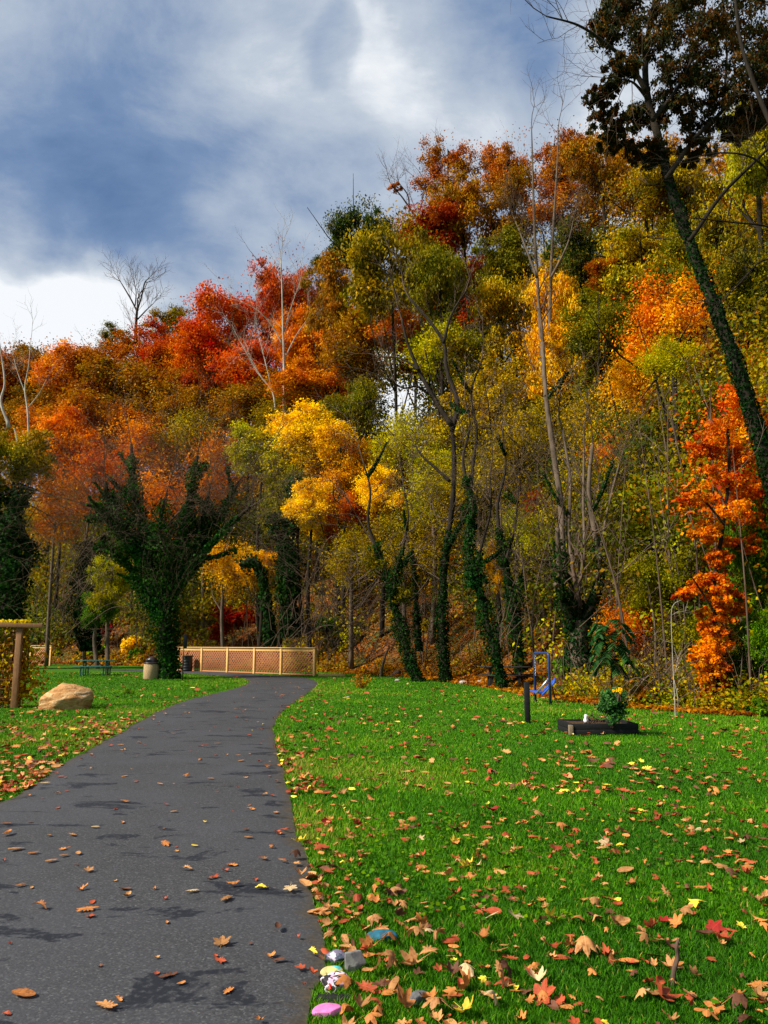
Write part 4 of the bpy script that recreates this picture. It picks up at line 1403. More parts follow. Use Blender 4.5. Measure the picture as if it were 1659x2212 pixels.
shrub('shrub', 'crimson shrub on the slope between the picnic table and the big ivy tree', 226, 1350, 26, 30, 57, 'maroon', .26, 900)
shrub('shrub', 'dark red thicket on the slope behind the middle of the lattice fence', 510, 1345, 60, 46, 47, 'maroon', .20, 1500)
shrub('shrub', 'small dark red patch above the red thicket', 470, 1370, 26, 26, 47.5, 'maroon', .20, 500)
shrub('shrub', 'rusty red shrub between the third and fourth ivy trunks', 1075, 1345, 22, 24, 31, 'brown', .13, 500)
shrub('shrub', 'bright green bush on the slope right of the lattice fence', 710, 1345, 36, 30, 42.5, 'green', .20, 900)
shrub('shrub', 'green yellow bush on the slope left of the leaning ivy trunk', 760, 1375, 30, 22, 40, 'yellowgreen', .18, 600)
shrub('shrub', 'yellow leaved bush below the slope left of the big ivy tree', 285, 1395, 40, 24, 55, 'yellow', .22, 700)
shrub('shrub', 'green bush behind the picnic table by the fence end', 205, 1400, 26, 20, 58, 'green', .22, 500)
shrub('shrub', 'yellow green bush behind the right end of the green picnic table', 290, 1415, 20, 16, 52, 'green', .18, 350)
shrub('shrub', 'pale yellow big leaved plant behind the planter bush', 1280, 1455, 22, 24, 19.2, 'yellowgreen', .17, 70, asp=.85, ncl=8)
shrub('shrub', 'green leafy plant behind the blue exercise bench', 1218, 1440, 26, 34, 22.2, 'green', .16, 200, asp=.8)
shrub('shrub', 'light green bush behind the planter bush on its right', 1370, 1455, 40, 34, 19.5, 'green', .09, 900)
shrub('shrub', 'small green bush by the right edge of the lawn', 1640, 1525, 36, 28, 17.2, 'green', .08, 700)
shrub('shrub', 'red brown bush at the foot of the slope behind the planter', 1420, 1505, 60, 22, 18.6, 'brown', .09, 700)
shrub('shrub', 'bushy green plant beside the ailanthus sapling', 1262, 1385, 26, 20, 21, 'green', .12, 260, asp=.5)
shrub('shrub', 'green bush under the straight ivy trunk', 935, 1350, 30, 26, 36, 'olive', .16, 600)
shrub('shrub', 'yellow brown grassy bush right of the lattice fence end', 830, 1438, 30, 18, 36.5, 'gold', .14, 500, asp=.25)
shrub('planter_bush', 'round dark green rose bush growing in the black planter', 1318, 1524, 36, 42, 14.1, 'bushgreen', .062, 2600, nst=3, stem='dark', bz=.12, ncl=22)
shrub('shrub', 'pale yellow green flowering tips on top of the planter bush', 1336, 1493, 16, 7, 13.7, 'yellow', .05, 70, bz=.6, ncl=6)
shrub('shrub', 'small red brown bush of thin upright stems on the lawn by the path end', 780, 1468, 24, 24, 28.5, 'brown', .07, 420, nst=12, bz=0, ncl=20)
shrub('grass_tuft', 'dark tuft of tall grass on the left lawn', 275, 1500, 15, 16, 25.2, 'green', .17, 380, cat='plant', asp=.12, bz=0)

# ailanthus sapling: long compound leaves
c = at(1316, 1420, 20.3)
base = np.array([c[0], 20.3, max(0., float(height(c[0], 20.3)))])
root = thing('ailanthus_sapling', base, 'dark green sapling with long feathery compound leaves behind the planter', 'sapling')
mb, st = MB(), MB()
topz = at(1316, 1350, 20.3)[2] - base[2]
st.tube(smoothpts([(0, 0, 0), (.05, 0, topz * .5), (0, 0, topz)], 5), np.linspace(.025, .008, 11), 6)
for k in range(24):
    a = k * 2.4
    z = topz * (.48 + .52 * (k / 24))
    L = R.uniform(.45, .8)
    dr = np.array([math.cos(a), math.sin(a), .35 * k / 24])
    pts = smoothpts([(0, 0, z), dr * L * .5 + np.array([0, 0, z + .05]), dr * L * .9 + np.array([0, 0, z - .45 * L])], 7)
    st.tube(pts, np.linspace(.007, .002, len(pts)), 4, cap=False)
    for i in range(2, len(pts)):
        t_ = pts[i] - pts[i - 1]
        t_ /= np.linalg.norm(t_)
        s_ = np.cross(t_, (0, 0, 1))
        for sg in (-1, 1):
            D = s_ * sg + t_ * .4 + np.array([0, 0, -.25])
            mb.kites((pts[i] + D / np.linalg.norm(D) * .075)[None], [.25], np.array([[0, 0, 1.]]) + .3 * R.normal(size=(1, 3)), D[None], R.random(1) * .7, .36)
st.build('stem', BARK['dark'], root, smooth=True)
mb.build('foliage', LM['bushgreen'], root, tones=True)

# thin leafless sapling on the lawn
b = gp(1459, 1549)
root = thing('bare_sapling', b, 'thin pale leafless sapling standing on the lawn right of the planter', 'sapling')
mb = MB()
m = mpp(1549, b[1])
P = smoothpts([at(1459, 1552, b[1]) - b, at(1457, 1500, b[1]) - b, at(1453, 1420, b[1]) - b, at(1450, 1330, b[1]) - b, at(1456, 1305, b[1]) - b, at(1472, 1296, b[1]) - b], 6)
mb.tube(P, np.linspace(.011, .003, len(P)), 6)
twigs(mb, P[14], np.array([-.5, -.2, .3]), .8, .007, 1, up=-.05)
twigs(mb, P[18], np.array([.7, .2, .4]), .7, .006, 1, up=-.1)
twigs(mb, P[9], np.array([.4, .1, .8]), .5, .006, 1)
mb.tube(smoothpts([(.03, .02, 0), (.10, .05, .35), (.06, .1, .8)], 4), np.linspace(.012, .005, 9), 5)
mb.build('stem', BARK['pale'], root, smooth=True)

# dead wood on the slope
for (lab, pts, Y, r) in [
    ('thick fallen log lying across the slope right of the lattice fence', [(765, 1418), (800, 1408), (835, 1390), (862, 1370)], [37.5, 37.8, 38.4, 39], .26),
    ('pale broken branch lying on the leaf litter before the third ivy trunk', [(995, 1432), (1020, 1412), (1040, 1385)], [30.5, 31, 31.6], .06),
    ('dark slanting branch on the slope above the fence end', [(650, 1392), (668, 1372), (690, 1350)], [43.5, 44, 44.6], .08),
    ('pale cut branch sticking out left of the multi trunk tree', [(1198, 1262), (1215, 1268), (1228, 1275)], [24.2, 24.4, 24.7], .06),
]:
    P = poly(pts, Y)
    zz = height(P[:, 0], P[:, 1])
    P[:, 2] = np.maximum(P[:, 2], zz + r * .6) if 'stub' in lab or 'sticking' in lab else zz + r * .75
    root = thing('fallen_branch' if 'log' not in lab else 'fallen_log', P[0], lab, 'log' if 'log' in lab else 'branch')
    mb = MB()
    Q = smoothpts(P - P[0], 5)
    mb.tube(Q, np.linspace(r, r * .55, len(Q)) * (1 + .1 * vnoise(Q, 3, 2)), 9)
    mb.build('wood', BARK['grey'], root, smooth=True)
    st = MB()
    st.tube(smoothpts([Q[len(Q) // 2], Q[len(Q) // 2] + np.array([.1, -.2, r * 3]), Q[len(Q) // 2] + np.array([.35, -.3, r * 6])], 4), np.linspace(r * .4, r * .15, 9), 6)
    st.build('side_branch', BARK['grey'], root, smooth=True)
mb = MB()
for k, (px, py, s, lab) in enumerate([(1000, 1415, .2, 'pale flat rock half buried on the slope by the broken branch'), (1035, 1430, .14, 'small pale rock at the foot of the slope by the dark picnic table'), (858, 1425, .12, 'small pale rock at the lawn edge left of the leaning ivy trunk'), (742, 1500, .06, 'small white stone under the red brown bush')]):
    p = at(px, py, 31.5 if k < 2 else 34) if k < 3 else gp(752, 1508)
    p[2] = max(0, float(height(p[0], p[1]))) + .02
    mb = MB()
    a = np.linspace(0, math.pi, 9)
    V = []
    mb.lathe([(max(.001, math.sin(x)) * s, math.cos(x) * s * .6) for x in a[::-1]], k=14)
    mb.V[0] = mb.V[0] * (1 + .22 * vnoise(mb.V[0], 2.2 / s, k))[:, None]
    o = mb.build('rock', make_stone('pale rock ' + 'abcd'[k], (.36, .32, .27)), loc=tuple(p), smooth=False)
    tag(o, lab, 'rock')

# ------------------------------------------------------------------ lattice fences


def lattice_fence(label, A, B, posts, hgt, dark_low=False):
    """posts: fractions along A-B; lattice panel in every bay"""
    root = thing('lattice_fence', A, label, 'fence', 'lattice fences beside the path')
    D = B - A
    L = np.linalg.norm(D)
    d = D / L
    rz = np.array([[d[0], -d[1], 0], [d[1], d[0], 0], [0, 0, 1]])
    out = np.array([d[1], -d[0], 0])
    pw = .13
    for f in posts:
        mb = MB()
        mb.box(d * L * f + np.array([0, 0, hgt / 2]) , (pw, pw, hgt), rz)
        mb.build('post', M_LUMBER, root, bevel=.008)
    mb = MB()
    mb.box(d * L * .5 + np.array([0, 0, hgt + .021]), (L + .2, .20, .04), rz)
    mb.build('top_rail', M_LUMBER, root, bevel=.006)
    for a, b in zip(posts[:-1], posts[1:]):
        x0, x1 = a * L + pw / 2 + .003, b * L - pw / 2 - .003
        fr = MB()
        fr.box(d * (x0 + x1) / 2 + np.array([0, 0, hgt - .085]), (x1 - x0, .045, .16), rz)
        fr.build('upper_rail', M_LUMBER, root, bevel=.004)
        fr = MB()
        fr.box(d * (x0 + x1) / 2 + np.array([0, 0, .06]), (x1 - x0, .045, .06), rz)
        fr.build('lower_rail', M_LATT, root, bevel=.004)
        lt = MB()
        z0, z1 = .093, hgt - .168
        W, Hh_ = x1 - x0, z1 - z0
        for sg, lay in ((1, .012), (-1, -.006)):
            s = -Hh_
            while s < W:
                u0, u1 = max(0, s), min(W, s + Hh_)
                if u1 - u0 > .05:
                    za, zb = (u0 - s, u1 - s) if sg > 0 else (Hh_ - (u0 - s), Hh_ - (u1 - s))
                    pa = d * (x0 + u0) + np.array([0, 0, z0 + za]) + out * lay
                    pb = d * (x0 + u1) + np.array([0, 0, z0 + zb]) + out * lay
                    lt.bar(pa, pb,   .010, .045, up=np.cross(out, (pb - pa) / np.linalg.norm(pb - pa)))
                s += .20
        lt.build('lattice', M_LATT, root)
    return root


A = gp(385, 1449.3)
B = gp(679, 1460.3)


def frac(px):
    k = (px - PX0) / F
    # intersection of the picture column with the fence line on the ground
    best = min(np.linspace(0, 1, 2001), key=lambda f: abs((A + (B - A) * f)[0] / ((A + (B - A) * f)[1] * CP + (0 - CAM_Z) * SP) - k))
    return float(best)


lattice_fence('long yellow lumber fence with reddish lattice panels at the bend of the path', A, B, [0] + [frac(x) for x in (435, 491, 549, 607)] + [1], 1.36)
A2, B2 = gp(-20, 1436.5), gp(108, 1438.5)
lattice_fence('short yellow lumber fence with lattice panels behind the timber trellis', A2, B2, [0, .22, .48, .67, 1], 1.42)
# low kerb board right of the long fence
a, b = gp(688, 1461.5), gp(745, 1461.5)
mb = MB()
mb.bar(a + np.array([0, 0, .06]), b + np.array([0, 0, .06]), .14, .12)
tag(mb.build('edging_board', M_LUMBER, bevel=.01), 'low yellow lumber board lying on the grass right of the long fence', 'edging')

# ------------------------------------------------------------------ timber trellis at the left edge
b = gp(31, 1530)
root = thing('timber_trellis', b, 'weathered brown timber post and beam of the trellis at the left edge', 'trellis')
Y = b[1]
hz = at(31, 1350, Y)[2]
mb = MB()
mb.box((0, 0, hz / 2), (.15, .15, hz))
o = mb.build('post', M_OLDW, root, bevel=.012)
e0, e1 = at(-130, 1346, Y - .12) - b, at(92, 1352, Y - .12) - b
mb = MB()
mb.bar(e0 + np.array([0, .0, .0]), e1, .05, .11)
mb.build('beam', M_OLDW, root, bevel=.008)
mb = MB()
mb.box((-1.35, 0, hz / 2), (.15, .15, hz))
mb.build('post', M_OLDW, root, bevel=.012)
mb = MB()
for k in range(9):
    mb.box((-.68, .03, .25 + k * .22), (1.2, .02, .035))
for k in range(6):
    mb.box((-1.2 + k * .2, .055, hz / 2), (.035, .02, hz - .2))
mb.build('lattice', M_OLDW, root)
vine = thing('climbing_vine', b + np.array([-.5, .1, 0]), 'yellow and brown leaved vine climbing the timber trellis', 'vine')
mb, st = MB(), MB()
n = 3000
P = np.stack([.05 + .62 * (R.random(n) * 2 - 1), .06 * R.normal(size=n), .1 + hz * .97 * R.random(n)], 1)
kk = 420
P2 = np.stack([.50 + .32 * np.abs(R.normal(size=kk)), .1 * R.normal(size=kk) + .1, .18 + (hz * .62) * R.random(kk) ** .8], 1)
P2[:, 0] = np.where(P2[:, 2] < .3, .5 + .4 * R.random(kk), P2[:, 0])
P3 = np.stack([.15 + .55 * (R.random(120) * 2 - 1), .08 * R.normal(size=120), hz + .02 + .10 * R.random(120)], 1)
for Q in (P, P2, P3):
    mm = len(Q)
    mb.kites(Q, .085 * (.6 + .8 * R.random(mm)), np.array([0, -1., .3]) + .6 * R.normal(size=(mm, 3)), np.array([0, 0, -1.]) + .7 * R.normal(size=(mm, 3)), np.clip(.5 + .5 * vnoise(Q, 2.2, 6) + .25 * R.normal(size=mm), 0, 1) if Q is not P3 else np.full(mm, .97), .85)
for k in range(26):
    x = -.5 + 1.1 * R.random()
    st.tube(smoothpts([(x, 0, 0), (x + .2 * R.normal(), .03, hz * .4), (x + .3 * R.normal(), 0, hz * R.uniform(.6, 1))], 5), np.linspace(.012, .004, 11), 4, cap=False)
for k in range(10):
    st.tube(smoothpts([(.45, .05, .3 + .12 * k), (.75, .08, .42 + .12 * k), (1.0 + .2 * R.random(), .1, .2 + .11 * k)], 4), np.linspace(.006, .003, 9), 4, cap=False)
st.build('stem', BARK['twig'], vine)
mb.build('foliage', LM['vine'], vine, tones=True)

# ------------------------------------------------------------------ boulder
b = gp(123, 1534)
bm = __import__('bmesh').new()
__import__('bmesh').ops.create_icosphere(bm, subdivisions=5, radius=1)
me = bpy.data.meshes.new('boulder')
bm.to_mesh(me)
bm.free()
V = np.empty(len(me.vertices) * 3, np.float32)
me.vertices.foreach_get('co', V)
V = V.reshape(-1, 3).astype(float)
V *= (1 + .10 * vnoise(V, 1.3, 51) + .04 * vnoise(V, 3.1, 52))[:, None]
for j, (nx, ny, nz, cut) in enumerate([(-.75, -.35, .62, .62), (.8, -.3, .5, .70), (.15, -.8, .55, .60), (-.2, -.95, -.1, .70), (.55, -.8, -.15, .66), (-.9, -.4, 0, .72), (.3, .1, .95, .80), (.95, .1, -.1, .82), (-.45, -.6, .75, .66), (.5, -.45, .8, .68)]):
    nn = np.array([nx, ny, nz])
    nn /= np.linalg.norm(nn)
    V -= .88 * np.maximum(V @ nn - cut - .05 * vnoise(V, 3.0, 90 + j), 0)[:, None] * nn
lay = V[:, 2] * 7.0 - V[:, 0] * 3.2 + .9 * vnoise(V, 2.0, 54)
crk = np.exp(-(np.sin(lay) / .22) ** 2)
V *= (1 - .045 * crk * (vnoise(V, 1.5, 55) > -.1) + .02 * vnoise(V, 7, 53) + .012 * vnoise(V, 17, 56))[:, None]
V[:, 0] *= .76
V[:, 1] *= .60
V[:, 2] *= .46
V[:, 0] += .16 * np.maximum(V[:, 2], 0)
me.vertices.foreach_set('co', V.astype(np.float32).ravel())
me.polygons.foreach_set('use_smooth', np.ones(len(me.polygons), bool))
t = NT('layered tan sandstone')
v = t.obj()
vm_ = t.node('ShaderNodeMapping', {'Vector': v, 'Rotation': (.1, .5, 0), 'Scale': (1, 1, 3.2)}).outputs[0]
n_ = t.noise(2.0, 6, .68, vm_, 1.6)
n2_ = t.noise(18, 5, .7, v)
cst = t.ramp(n_, [(.3, (.16, .065, .022)), (.42, (.42, .20, .065)), (.54, (.60, .35, .14)), (.66, (.72, .54, .33))])
cst = t.mix(t.node('ShaderNodeMapRange', {'Value': n2_, 'From Min': .35, 'From Max': .75, 'To Max': .55}).outputs[0], cst, (.34, .16, .06))
me.materials.append(t.surf(cst, .85, .2, normal=t.bump(t.mix(.5, n_, n2_), 1.0, .07)))
o = bpy.data.objects.new('boulder', me)
COL.objects.link(o)
o.location = (b[0], b[1] + .3, .21)
o.rotation_euler = (0, 0, -.2)
tag(o, 'big tan layered sandstone boulder on the left lawn beside the trellis', 'boulder')

# ------------------------------------------------------------------ picnic tables


def picnic_table(label, loc, rz, mat_top, mat_leg):
    root = thing('picnic_table', loc, label, 'table', 'picnic tables', rz)
    L = 1.85
    mb = MB()
    for k in range(5):
        mb.box((0, -.30 + .15 * k, .745), (L, .14, .04))
    mb.build('table_top', mat_top, root, bevel=.008)
    for s in (-1, 1):
        mb = MB()
        for k in (-1, 1):
            mb.box((0, s * .70 + .073 * k, .45), (L, .14, .04))
        mb.build('bench', mat_top, root, bevel=.008)
    for sx in (-.55, .55):
        mb = MB()
        for s in (-1, 1):
            mb.bar((sx, s * .20, .72), (sx, s * .24, 0), .07, .07)
            mb.bar((sx, s * .22, .40), (sx, s * .78, .41), .05, .06)
            mb.bar((sx, s * .72, .42), (sx, s * .74, 0), .06, .06)
        mb.bar((sx, -.28, .68), (sx, .28, .68), .05, .06)
        mb.build('leg_frame', mat_leg, root, bevel=.006)
    mb = MB()
    mb.bar((-.52, 0, .30), (-.06, 0, .70), .045, .045)
    mb.bar((.52, 0, .30), (.06, 0, .70), .045, .045)
    mb.build('brace', mat_leg, root)
    return root


b = gp(206, 1459)
picnic_table('dark green picnic table with attached benches on the left lawn', b, .12, M_GREENP, M_GREENP)
b = at(1092, 1484, 29.2)
b[2] = 0
picnic_table('dark brown picnic table half hidden behind the crooked ivy trunk', b, -.25, M_DARKW, M_DARKW)

# ------------------------------------------------------------------ bins, sign pole
b = gp(326, 1467)
root = thing('litter_bin', b, 'round tan concrete litter bin with a brown domed lid', 'bin')
mb = MB()
mb.lathe([(0, 0), (.33, 0), (.345, .03), (.345, .66), (.33, .69), (.30, .69), (.30, .60), (0, .60)], k=36)
mb.build('body', M_CONC, root, smooth=False)
mb = MB()
mb.lathe([(.30, .69), (.36, .695), (.36, .73), (.335, .745), (.27, .75)], k=36)
mb.build('rim', M_DOME, root, smooth=True)
mb = MB()
mb.lathe([(.265, .745), (.262, .82), (.23, .92), (.16, .985), (.07, 1.01), (0.001, 1.015)], k=36)
dm = mb.build('lid', M_DOME, root, smooth=True)
mb = MB()
mb.box((-.06, -.262, .83), (.24, .03, .11))
mb.build('opening', M_BLACKP, dm, bevel=.01)
b = gp(404, 1451.2)
root = thing('waste_barrel', b, 'black ribbed waste barrel standing against the lattice fence', 'barrel')
mb = MB()
pr = [(0, 0), (.28, 0)]
for k in range(5):
    z = .12 + k * .16
    pr += [(.285, z - .02), (.30, z), (.285, z + .02)]
pr += [(.29, .86), (.31, .88), (.30, .90), (.27, .90), (.265, .4), (0, .4)]
mb.lathe(pr, k=28)
mb.build('body', M_BLACKP, root, smooth=True)
mb = MB()
mb.lathe([(.27, .885), (.315, .89), (.315, .915), (.29, .92), (.27, .90)], k=28)
mb.build('rim', M_BLACKP, root, smooth=True)
b = gp(394, 1470)
root = thing('sign_post', b, 'thin dark post with a sign turned edge on beside the big ivy tree', 'sign')
hp = at(394, 1372, b[1])[2]
mb = MB()
mb.bar((0, 0, 0), (0, 0, hp), .045, .03)
mb.build('pole', M_BLACKP, root)
mb = MB()
mb.box((.06, -.02, hp - .28), (.16, .02, .60), [[.92, -.4, 0], [.4, .92, 0], [0, 0, 1]])
mb.build('sign_plate', M_BLACKP, root, bevel=.004)

# ------------------------------------------------------------------ black post, planter, exercise bench
b = gp(1140, 1562)
hp = at(1140, 1474, b[1])[2]
mb = MB()
mb.box((0, 0, hp / 2), (.105, .105, hp))
tag(mb.build('bollard', M_BLACKW, loc=tuple(b), bevel=.008), 'square black timber bollard on the lawn left of the planter', 'bollard')

b = gp(1237, 1588.5)
e = gp(1377, 1587.5)
d = (e - b) / np.linalg.norm(e - b)
Lp = float(np.linalg.norm(e - b))
root = thing('planter_box', b, 'low black timber planter box on the lawn, one bare grey corner', 'planter', None, math.atan2(d[1], d[0]))
Dp, Hp = .84, .20
mb = MB()
for k in range(2):
    mb.box((Lp / 2, 0, .05 + .1 * k), (Lp - .05, .04, .096))
mb.build('front_board', M_BLACKW, root, bevel=.006)
mb = MB()
for k in range(2):
    mb.box((Lp / 2, Dp, .05 + .1 * k), (Lp - .05, .04, .096))
mb.build('back_board', M_BLACKW, root, bevel=.006)
for x in (0, Lp):
    mb = MB()
    for k in range(2):
        mb.box((x + (.0 if x else .0), Dp / 2, .05 + .1 * k), (.046, Dp + .044, .096))
    mb.build('side_board', M_BLACKW, root, bevel=.006)
mb = MB()
mb.box((-.030, -.006, .093), (.075, .066, .17))
c_ = mb.build('corner_post', M_BAREW, root, bevel=.004)
c_['label'] = 'bare grey weathered corner post'
mb = MB()
gxs, gys = np.meshgrid(np.linspace(.02, Lp - .02, 30), np.linspace(.02, Dp - .02, 26), indexing='ij')
zz = .155 + .02 * vnoise(np.stack([gxs, gys, gxs * 0], -1), 9, 5) + .02 * vnoise(np.stack([gxs, gys, gxs * 0], -1), 3, 6)
mb.add(np.stack([gxs, gys, zz], -1).reshape(-1, 3), [np.array([(i * 26 + j, (i + 1) * 26 + j, (i + 1) * 26 + j + 1, i * 26 + j + 1) for i in range(29) for j in range(25)])])
mb.build('soil', M_SOIL, root, smooth=True)
mb = MB()
a = at(1266, 1558, b[1] + .5)
mb.lathe([(.001, 0), (.045, .01), (.05, .05), (.03, .09), (.035, .12), (.02, .15), (.001, .155)], k=12)
tag(mb.build('garden_ornament', simple('white painted stone', (.75, .75, .75)), loc=(a[0], a[1], .165), smooth=True), 'tiny white ornament standing in the planter soil', 'ornament')
mb = MB()
for k in range(26):
    x, y = a[0] + .12 + .22 * R.normal() * .6, a[1] + .05 + .12 * R.normal() * .5
    mb.tube(smoothpts([(x, y, .15), (x + .04 * R.normal(), y, .22), (x + .1 * R.normal(), y + .05 * R.normal(), .20 + .16 * R.random())], 3), [.005] * 7, 4, cap=False)
o = mb.build('dead_stalks', BARK['twig'])
tag(o, 'dry dead plant stalks in the left half of the planter', 'dead plant')

b1, b2 = gp(1157, 1516), gp(1189, 1522)
hz = at(1189, 1411, b2[1])[2]
ctr = (b1 + b2) / 2
dv = b2 - b1
wd_ = float(np.linalg.norm(dv))
root = thing('exercise_bench', ctr, 'blue sit up bench hung in a blue steel frame on the lawn', 'exercise bench', None, math.atan2(dv[1], dv[0]))
h2 = wd_ / 2
mb = MB()
r_ = .035
P = [(-h2, 0, 0), (-h2, 0, hz - .10), (-h2 + .02, 0, hz - .03), (-h2 + .09, 0, hz), (h2 - .09, 0, hz), (h2 - .02, 0, hz - .03), (h2, 0, hz - .10), (h2, 0, 0)]
Q = np.concatenate([np.array(P[:2]), smoothpts(P[1:4], 4)[1:], np.array(P[4:5]), smoothpts(P[4:7], 4)[1:], np.array(P[7:])])
mb.tube(Q, r_, 10)
mb.build('frame', M_BLUE, root, smooth=True)
for s in (-1, 1):
    mb = MB()
    for k in range(13):
        z = hz - .06 - k * .045
        x = s * (h2 - .055)
        ang = np.linspace(0, 2 * math.pi, 9)
        if k % 2:
            P = np.stack([x + .012 * np.cos(ang), 0 * ang, z + .028 * np.sin(ang)], 1)
        else:
            P = np.stack([x + 0 * ang, .012 * np.cos(ang), z + .028 * np.sin(ang)], 1)
        mb.tube(P, .005, 4, cap=False)
    mb.build('chain', M_CHAIN, root, smooth=True)
mb = MB()
mb.bar((-.12, .06, .27), (.20, .30, .62), .36, .045, up=(0, -.6, .8))
mb.build('backboard', M_BLUEB, root, bevel=.015)
mb = MB()
mb.bar((-.52, -.02, .30), (-.12, .03, .265), .30, .04)
mb.build('seat', M_BLUEB, root, bevel=.012)
mb = MB()
mb.bar((-.14, -.14, .23), (.20, .10, .66), .02, .05)
mb.build('side_rail', M_CHAIN, root)
mb = MB()
mb.tube(smoothpts([(.12, .24, .42), (.10, .30, .2), (.16, .34, 0)], 4), .018, 6)
mb.tube([(-.50, 0, .29), (-.50, .02, .0)], .02, 6)
mb.build('support_leg', M_BLACKP, root, smooth=True)

# ------------------------------------------------------------------ stones along the path edge at the bottom
STONES = [
    ('pink_stone', 'smooth bright pink painted stone at the bottom beside the path', 707, 2202, (.075, .06, .035), (.80, .22, .52), (), .45, .3),
    ('painted_stone', 'dark stone topped with white and pink paint and a red mark', 722, 2140, (.085, .06, .055), (.035, .03, .035), 'pink', .7, .1),
    ('painted_stone', 'blue grey stone with white and pink paint on top, farthest of the painted row', 724, 2086, (.07, .05, .05), (.06, .075, .11), 'white', .7, -.2),
    ('painted_stone', 'cream and yellow painted stone with turquoise blotches', 716, 2112, (.065, .05, .03), (.72, .55, .22), 'teal', .6, .4),
    ('grey_stone', 'angular grey stone standing beside the painted stones', 764, 2106, (.085, .055, .085), (.20, .20, .19), (), .9, .5),
    ('teal_stone', 'teal painted stone half covered by a brown leaf in the grass', 826, 2038, (.10, .06, .045), (.02, .14, .21), 'blue', .75, .1),
    ('grey_stone', 'dark grey broken stone under brown leaves in the bottom grass', 900, 2177, (.075, .06, .05), (.13, .135, .14), (), .9, .3),
    ('black_stone', 'flat black stone under brown leaves by the pink one', 722, 2168, (.10, .05, .022), (.012, .011, .011), (), .8, .1),
]
for k, (nm_, lab, px, py, s, colr_, pt, ro, rz) in enumerate(STONES):
    p = gp(px, py)
    bm = __import__('bmesh').new()
    __import__('bmesh').ops.create_icosphere(bm, subdivisions=4, radius=1)
    me = bpy.data.meshes.new(nm_)
    bm.to_mesh(me)
    bm.free()
    V = np.empty(len(me.vertices) * 3, np.float32)
    me.vertices.foreach_get('co', V)
    V = V.reshape(-1, 3).astype(float)
    ang = .16 if 'pink_' not in nm_ else .04
    V *= (1 + ang * vnoise(V, 1.4, 60 + k) + ang * .5 * vnoise(V, 3, 80 + k))[:, None]
    if 'grey' in nm_:                             # broken flat faces
        for j in range(11):
            nn = np.random.default_rng(k * 9 + j).normal(size=3)
            nn /= np.linalg.norm(nn)
            dd_ = V @ nn - .62
            V -= np.maximum(dd_, 0)[:, None] * nn
    for j in range(6):
        nn = np.random.default_rng(k * 31 + j).normal(size=3)
        nn /= np.linalg.norm(nn)
        V -= .8 * np.maximum(V @ nn - .74, 0)[:, None] * nn
    V *= np.array(s) * np.array([.9, .85, .74])
    me.vertices.foreach_set('co', V.astype(np.float32).ravel())
    me.polygons.foreach_set('use_smooth', np.full(len(me.polygons), 'grey' not in nm_))
    pats = {'pink': [((0, 0, 3), 26, .47, (.66, .42, .56)), ((5, 0, 3), 40, .55, (.70, .62, .68))], 'white': [((2, 0, 1), 24, .48, (.62, .52, .64)), ((7, 0, 1), 45, .52, (.16, .14, .20))],
            'teal': [((1, 3, 0), 14, .60, (.08, .55, .62)), ((4, 0, 2), 12, .56, (.72, .72, .18))]}.get(pt, [])
    if 'teal_' in nm_:
        pats = [((1, 1, 1), 22, .58, (.02, .08, .12))]
    if 'pink_' in nm_:
        pats = [((1, 1, 1), 30, .72, (.55, .10, .36))]
    me.materials.append(make_stone(nm_ + ' ' + 'abcdefgh'[k], colr_, pats, ro))
    o = bpy.data.objects.new(nm_, me)
    COL.objects.link(o)
    o.location = (p[0], p[1] + s[1] * .5, s[2] * .58)
    o.rotation_euler = (0, 0, rz)
    tag(o, lab, 'stone')
    if pt == 'pink':
        mb = MB()
        ang_ = np.linspace(0, 6.28, 13)
        mb.tube(np.stack([-.02 + .026 * np.cos(ang_), 0 * ang_ - s[1] * .96, -.012 + .016 * np.sin(ang_)], 1), .004, 5)
        mk = mb.build('white_mark', simple('white paint', (.8, .78, .78)), o)
        mb = MB()
        mb.tube([(-.028, -s[1] * 1.0, .012), (-.018, -s[1] * 1.02, -.008), (-.03, -s[1] * 1.0, -.014)], .005, 5)
        mb.build('red_mark', simple('red paint', (.7, .03, .02)), o)
# a broken dark stick standing in the grass
b = gp(1453, 2128)
mb = MB()
mb.tube(smoothpts([(0, 0, -.02), (.01, 0, .06), (.035, .01, .12), (.03, .0, .17), (.045, .01, .20)], 5), np.linspace(.014, .007, 21), 7)
tag(mb.build('stick', BARK['twig'], loc=tuple(b), smooth=True), 'dark broken stick standing upright in the bottom right grass', 'stick')

# ------------------------------------------------------------------ fallen leaves


def leaf_outline(kind):
    if kind == 'maple':
        lob = [(0, 1.0, .50), (.98, .92, .46), (-.98, .92, .46), (1.95, .70, .46), (-1.95, .70, .46)]
        a = np.linspace(-math.pi, math.pi, 72, endpoint=False)
        r = np.full(72, .46)
        for (c, h, w) in lob:
            x = np.abs(((a - c + math.pi) % (2 * math.pi)) - math.pi) / w
            r = np.maximum(r, np.where(x < 1, .48 + (h - .48) * np.clip(1 - x, 0, 1) ** .85 + .07 * (np.abs((x * 2.6) % 1 - .5) - .25) * 2, 0))
        r *= np.where(np.abs(a) > 2.85, .5, 1)
    elif kind == 'oak':
        a = np.linspace(-math.pi, math.pi, 60, endpoint=False)
        r = 1 / np.sqrt((np.cos(a) / 1.0) ** 2 + (np.sin(a) / .46) ** 2) * (1 + .27 * np.cos(9 * a))
    else:
        a = np.linspace(-math.pi, math.pi, 40, endpoint=False)
        r = 1 / np.sqrt((np.cos(a) / 1.0) ** 2 + (np.sin(a) / .52) ** 2)
        r *= 1 + .10 * np.exp(-(a / .25) ** 2)
    return a, r * .5


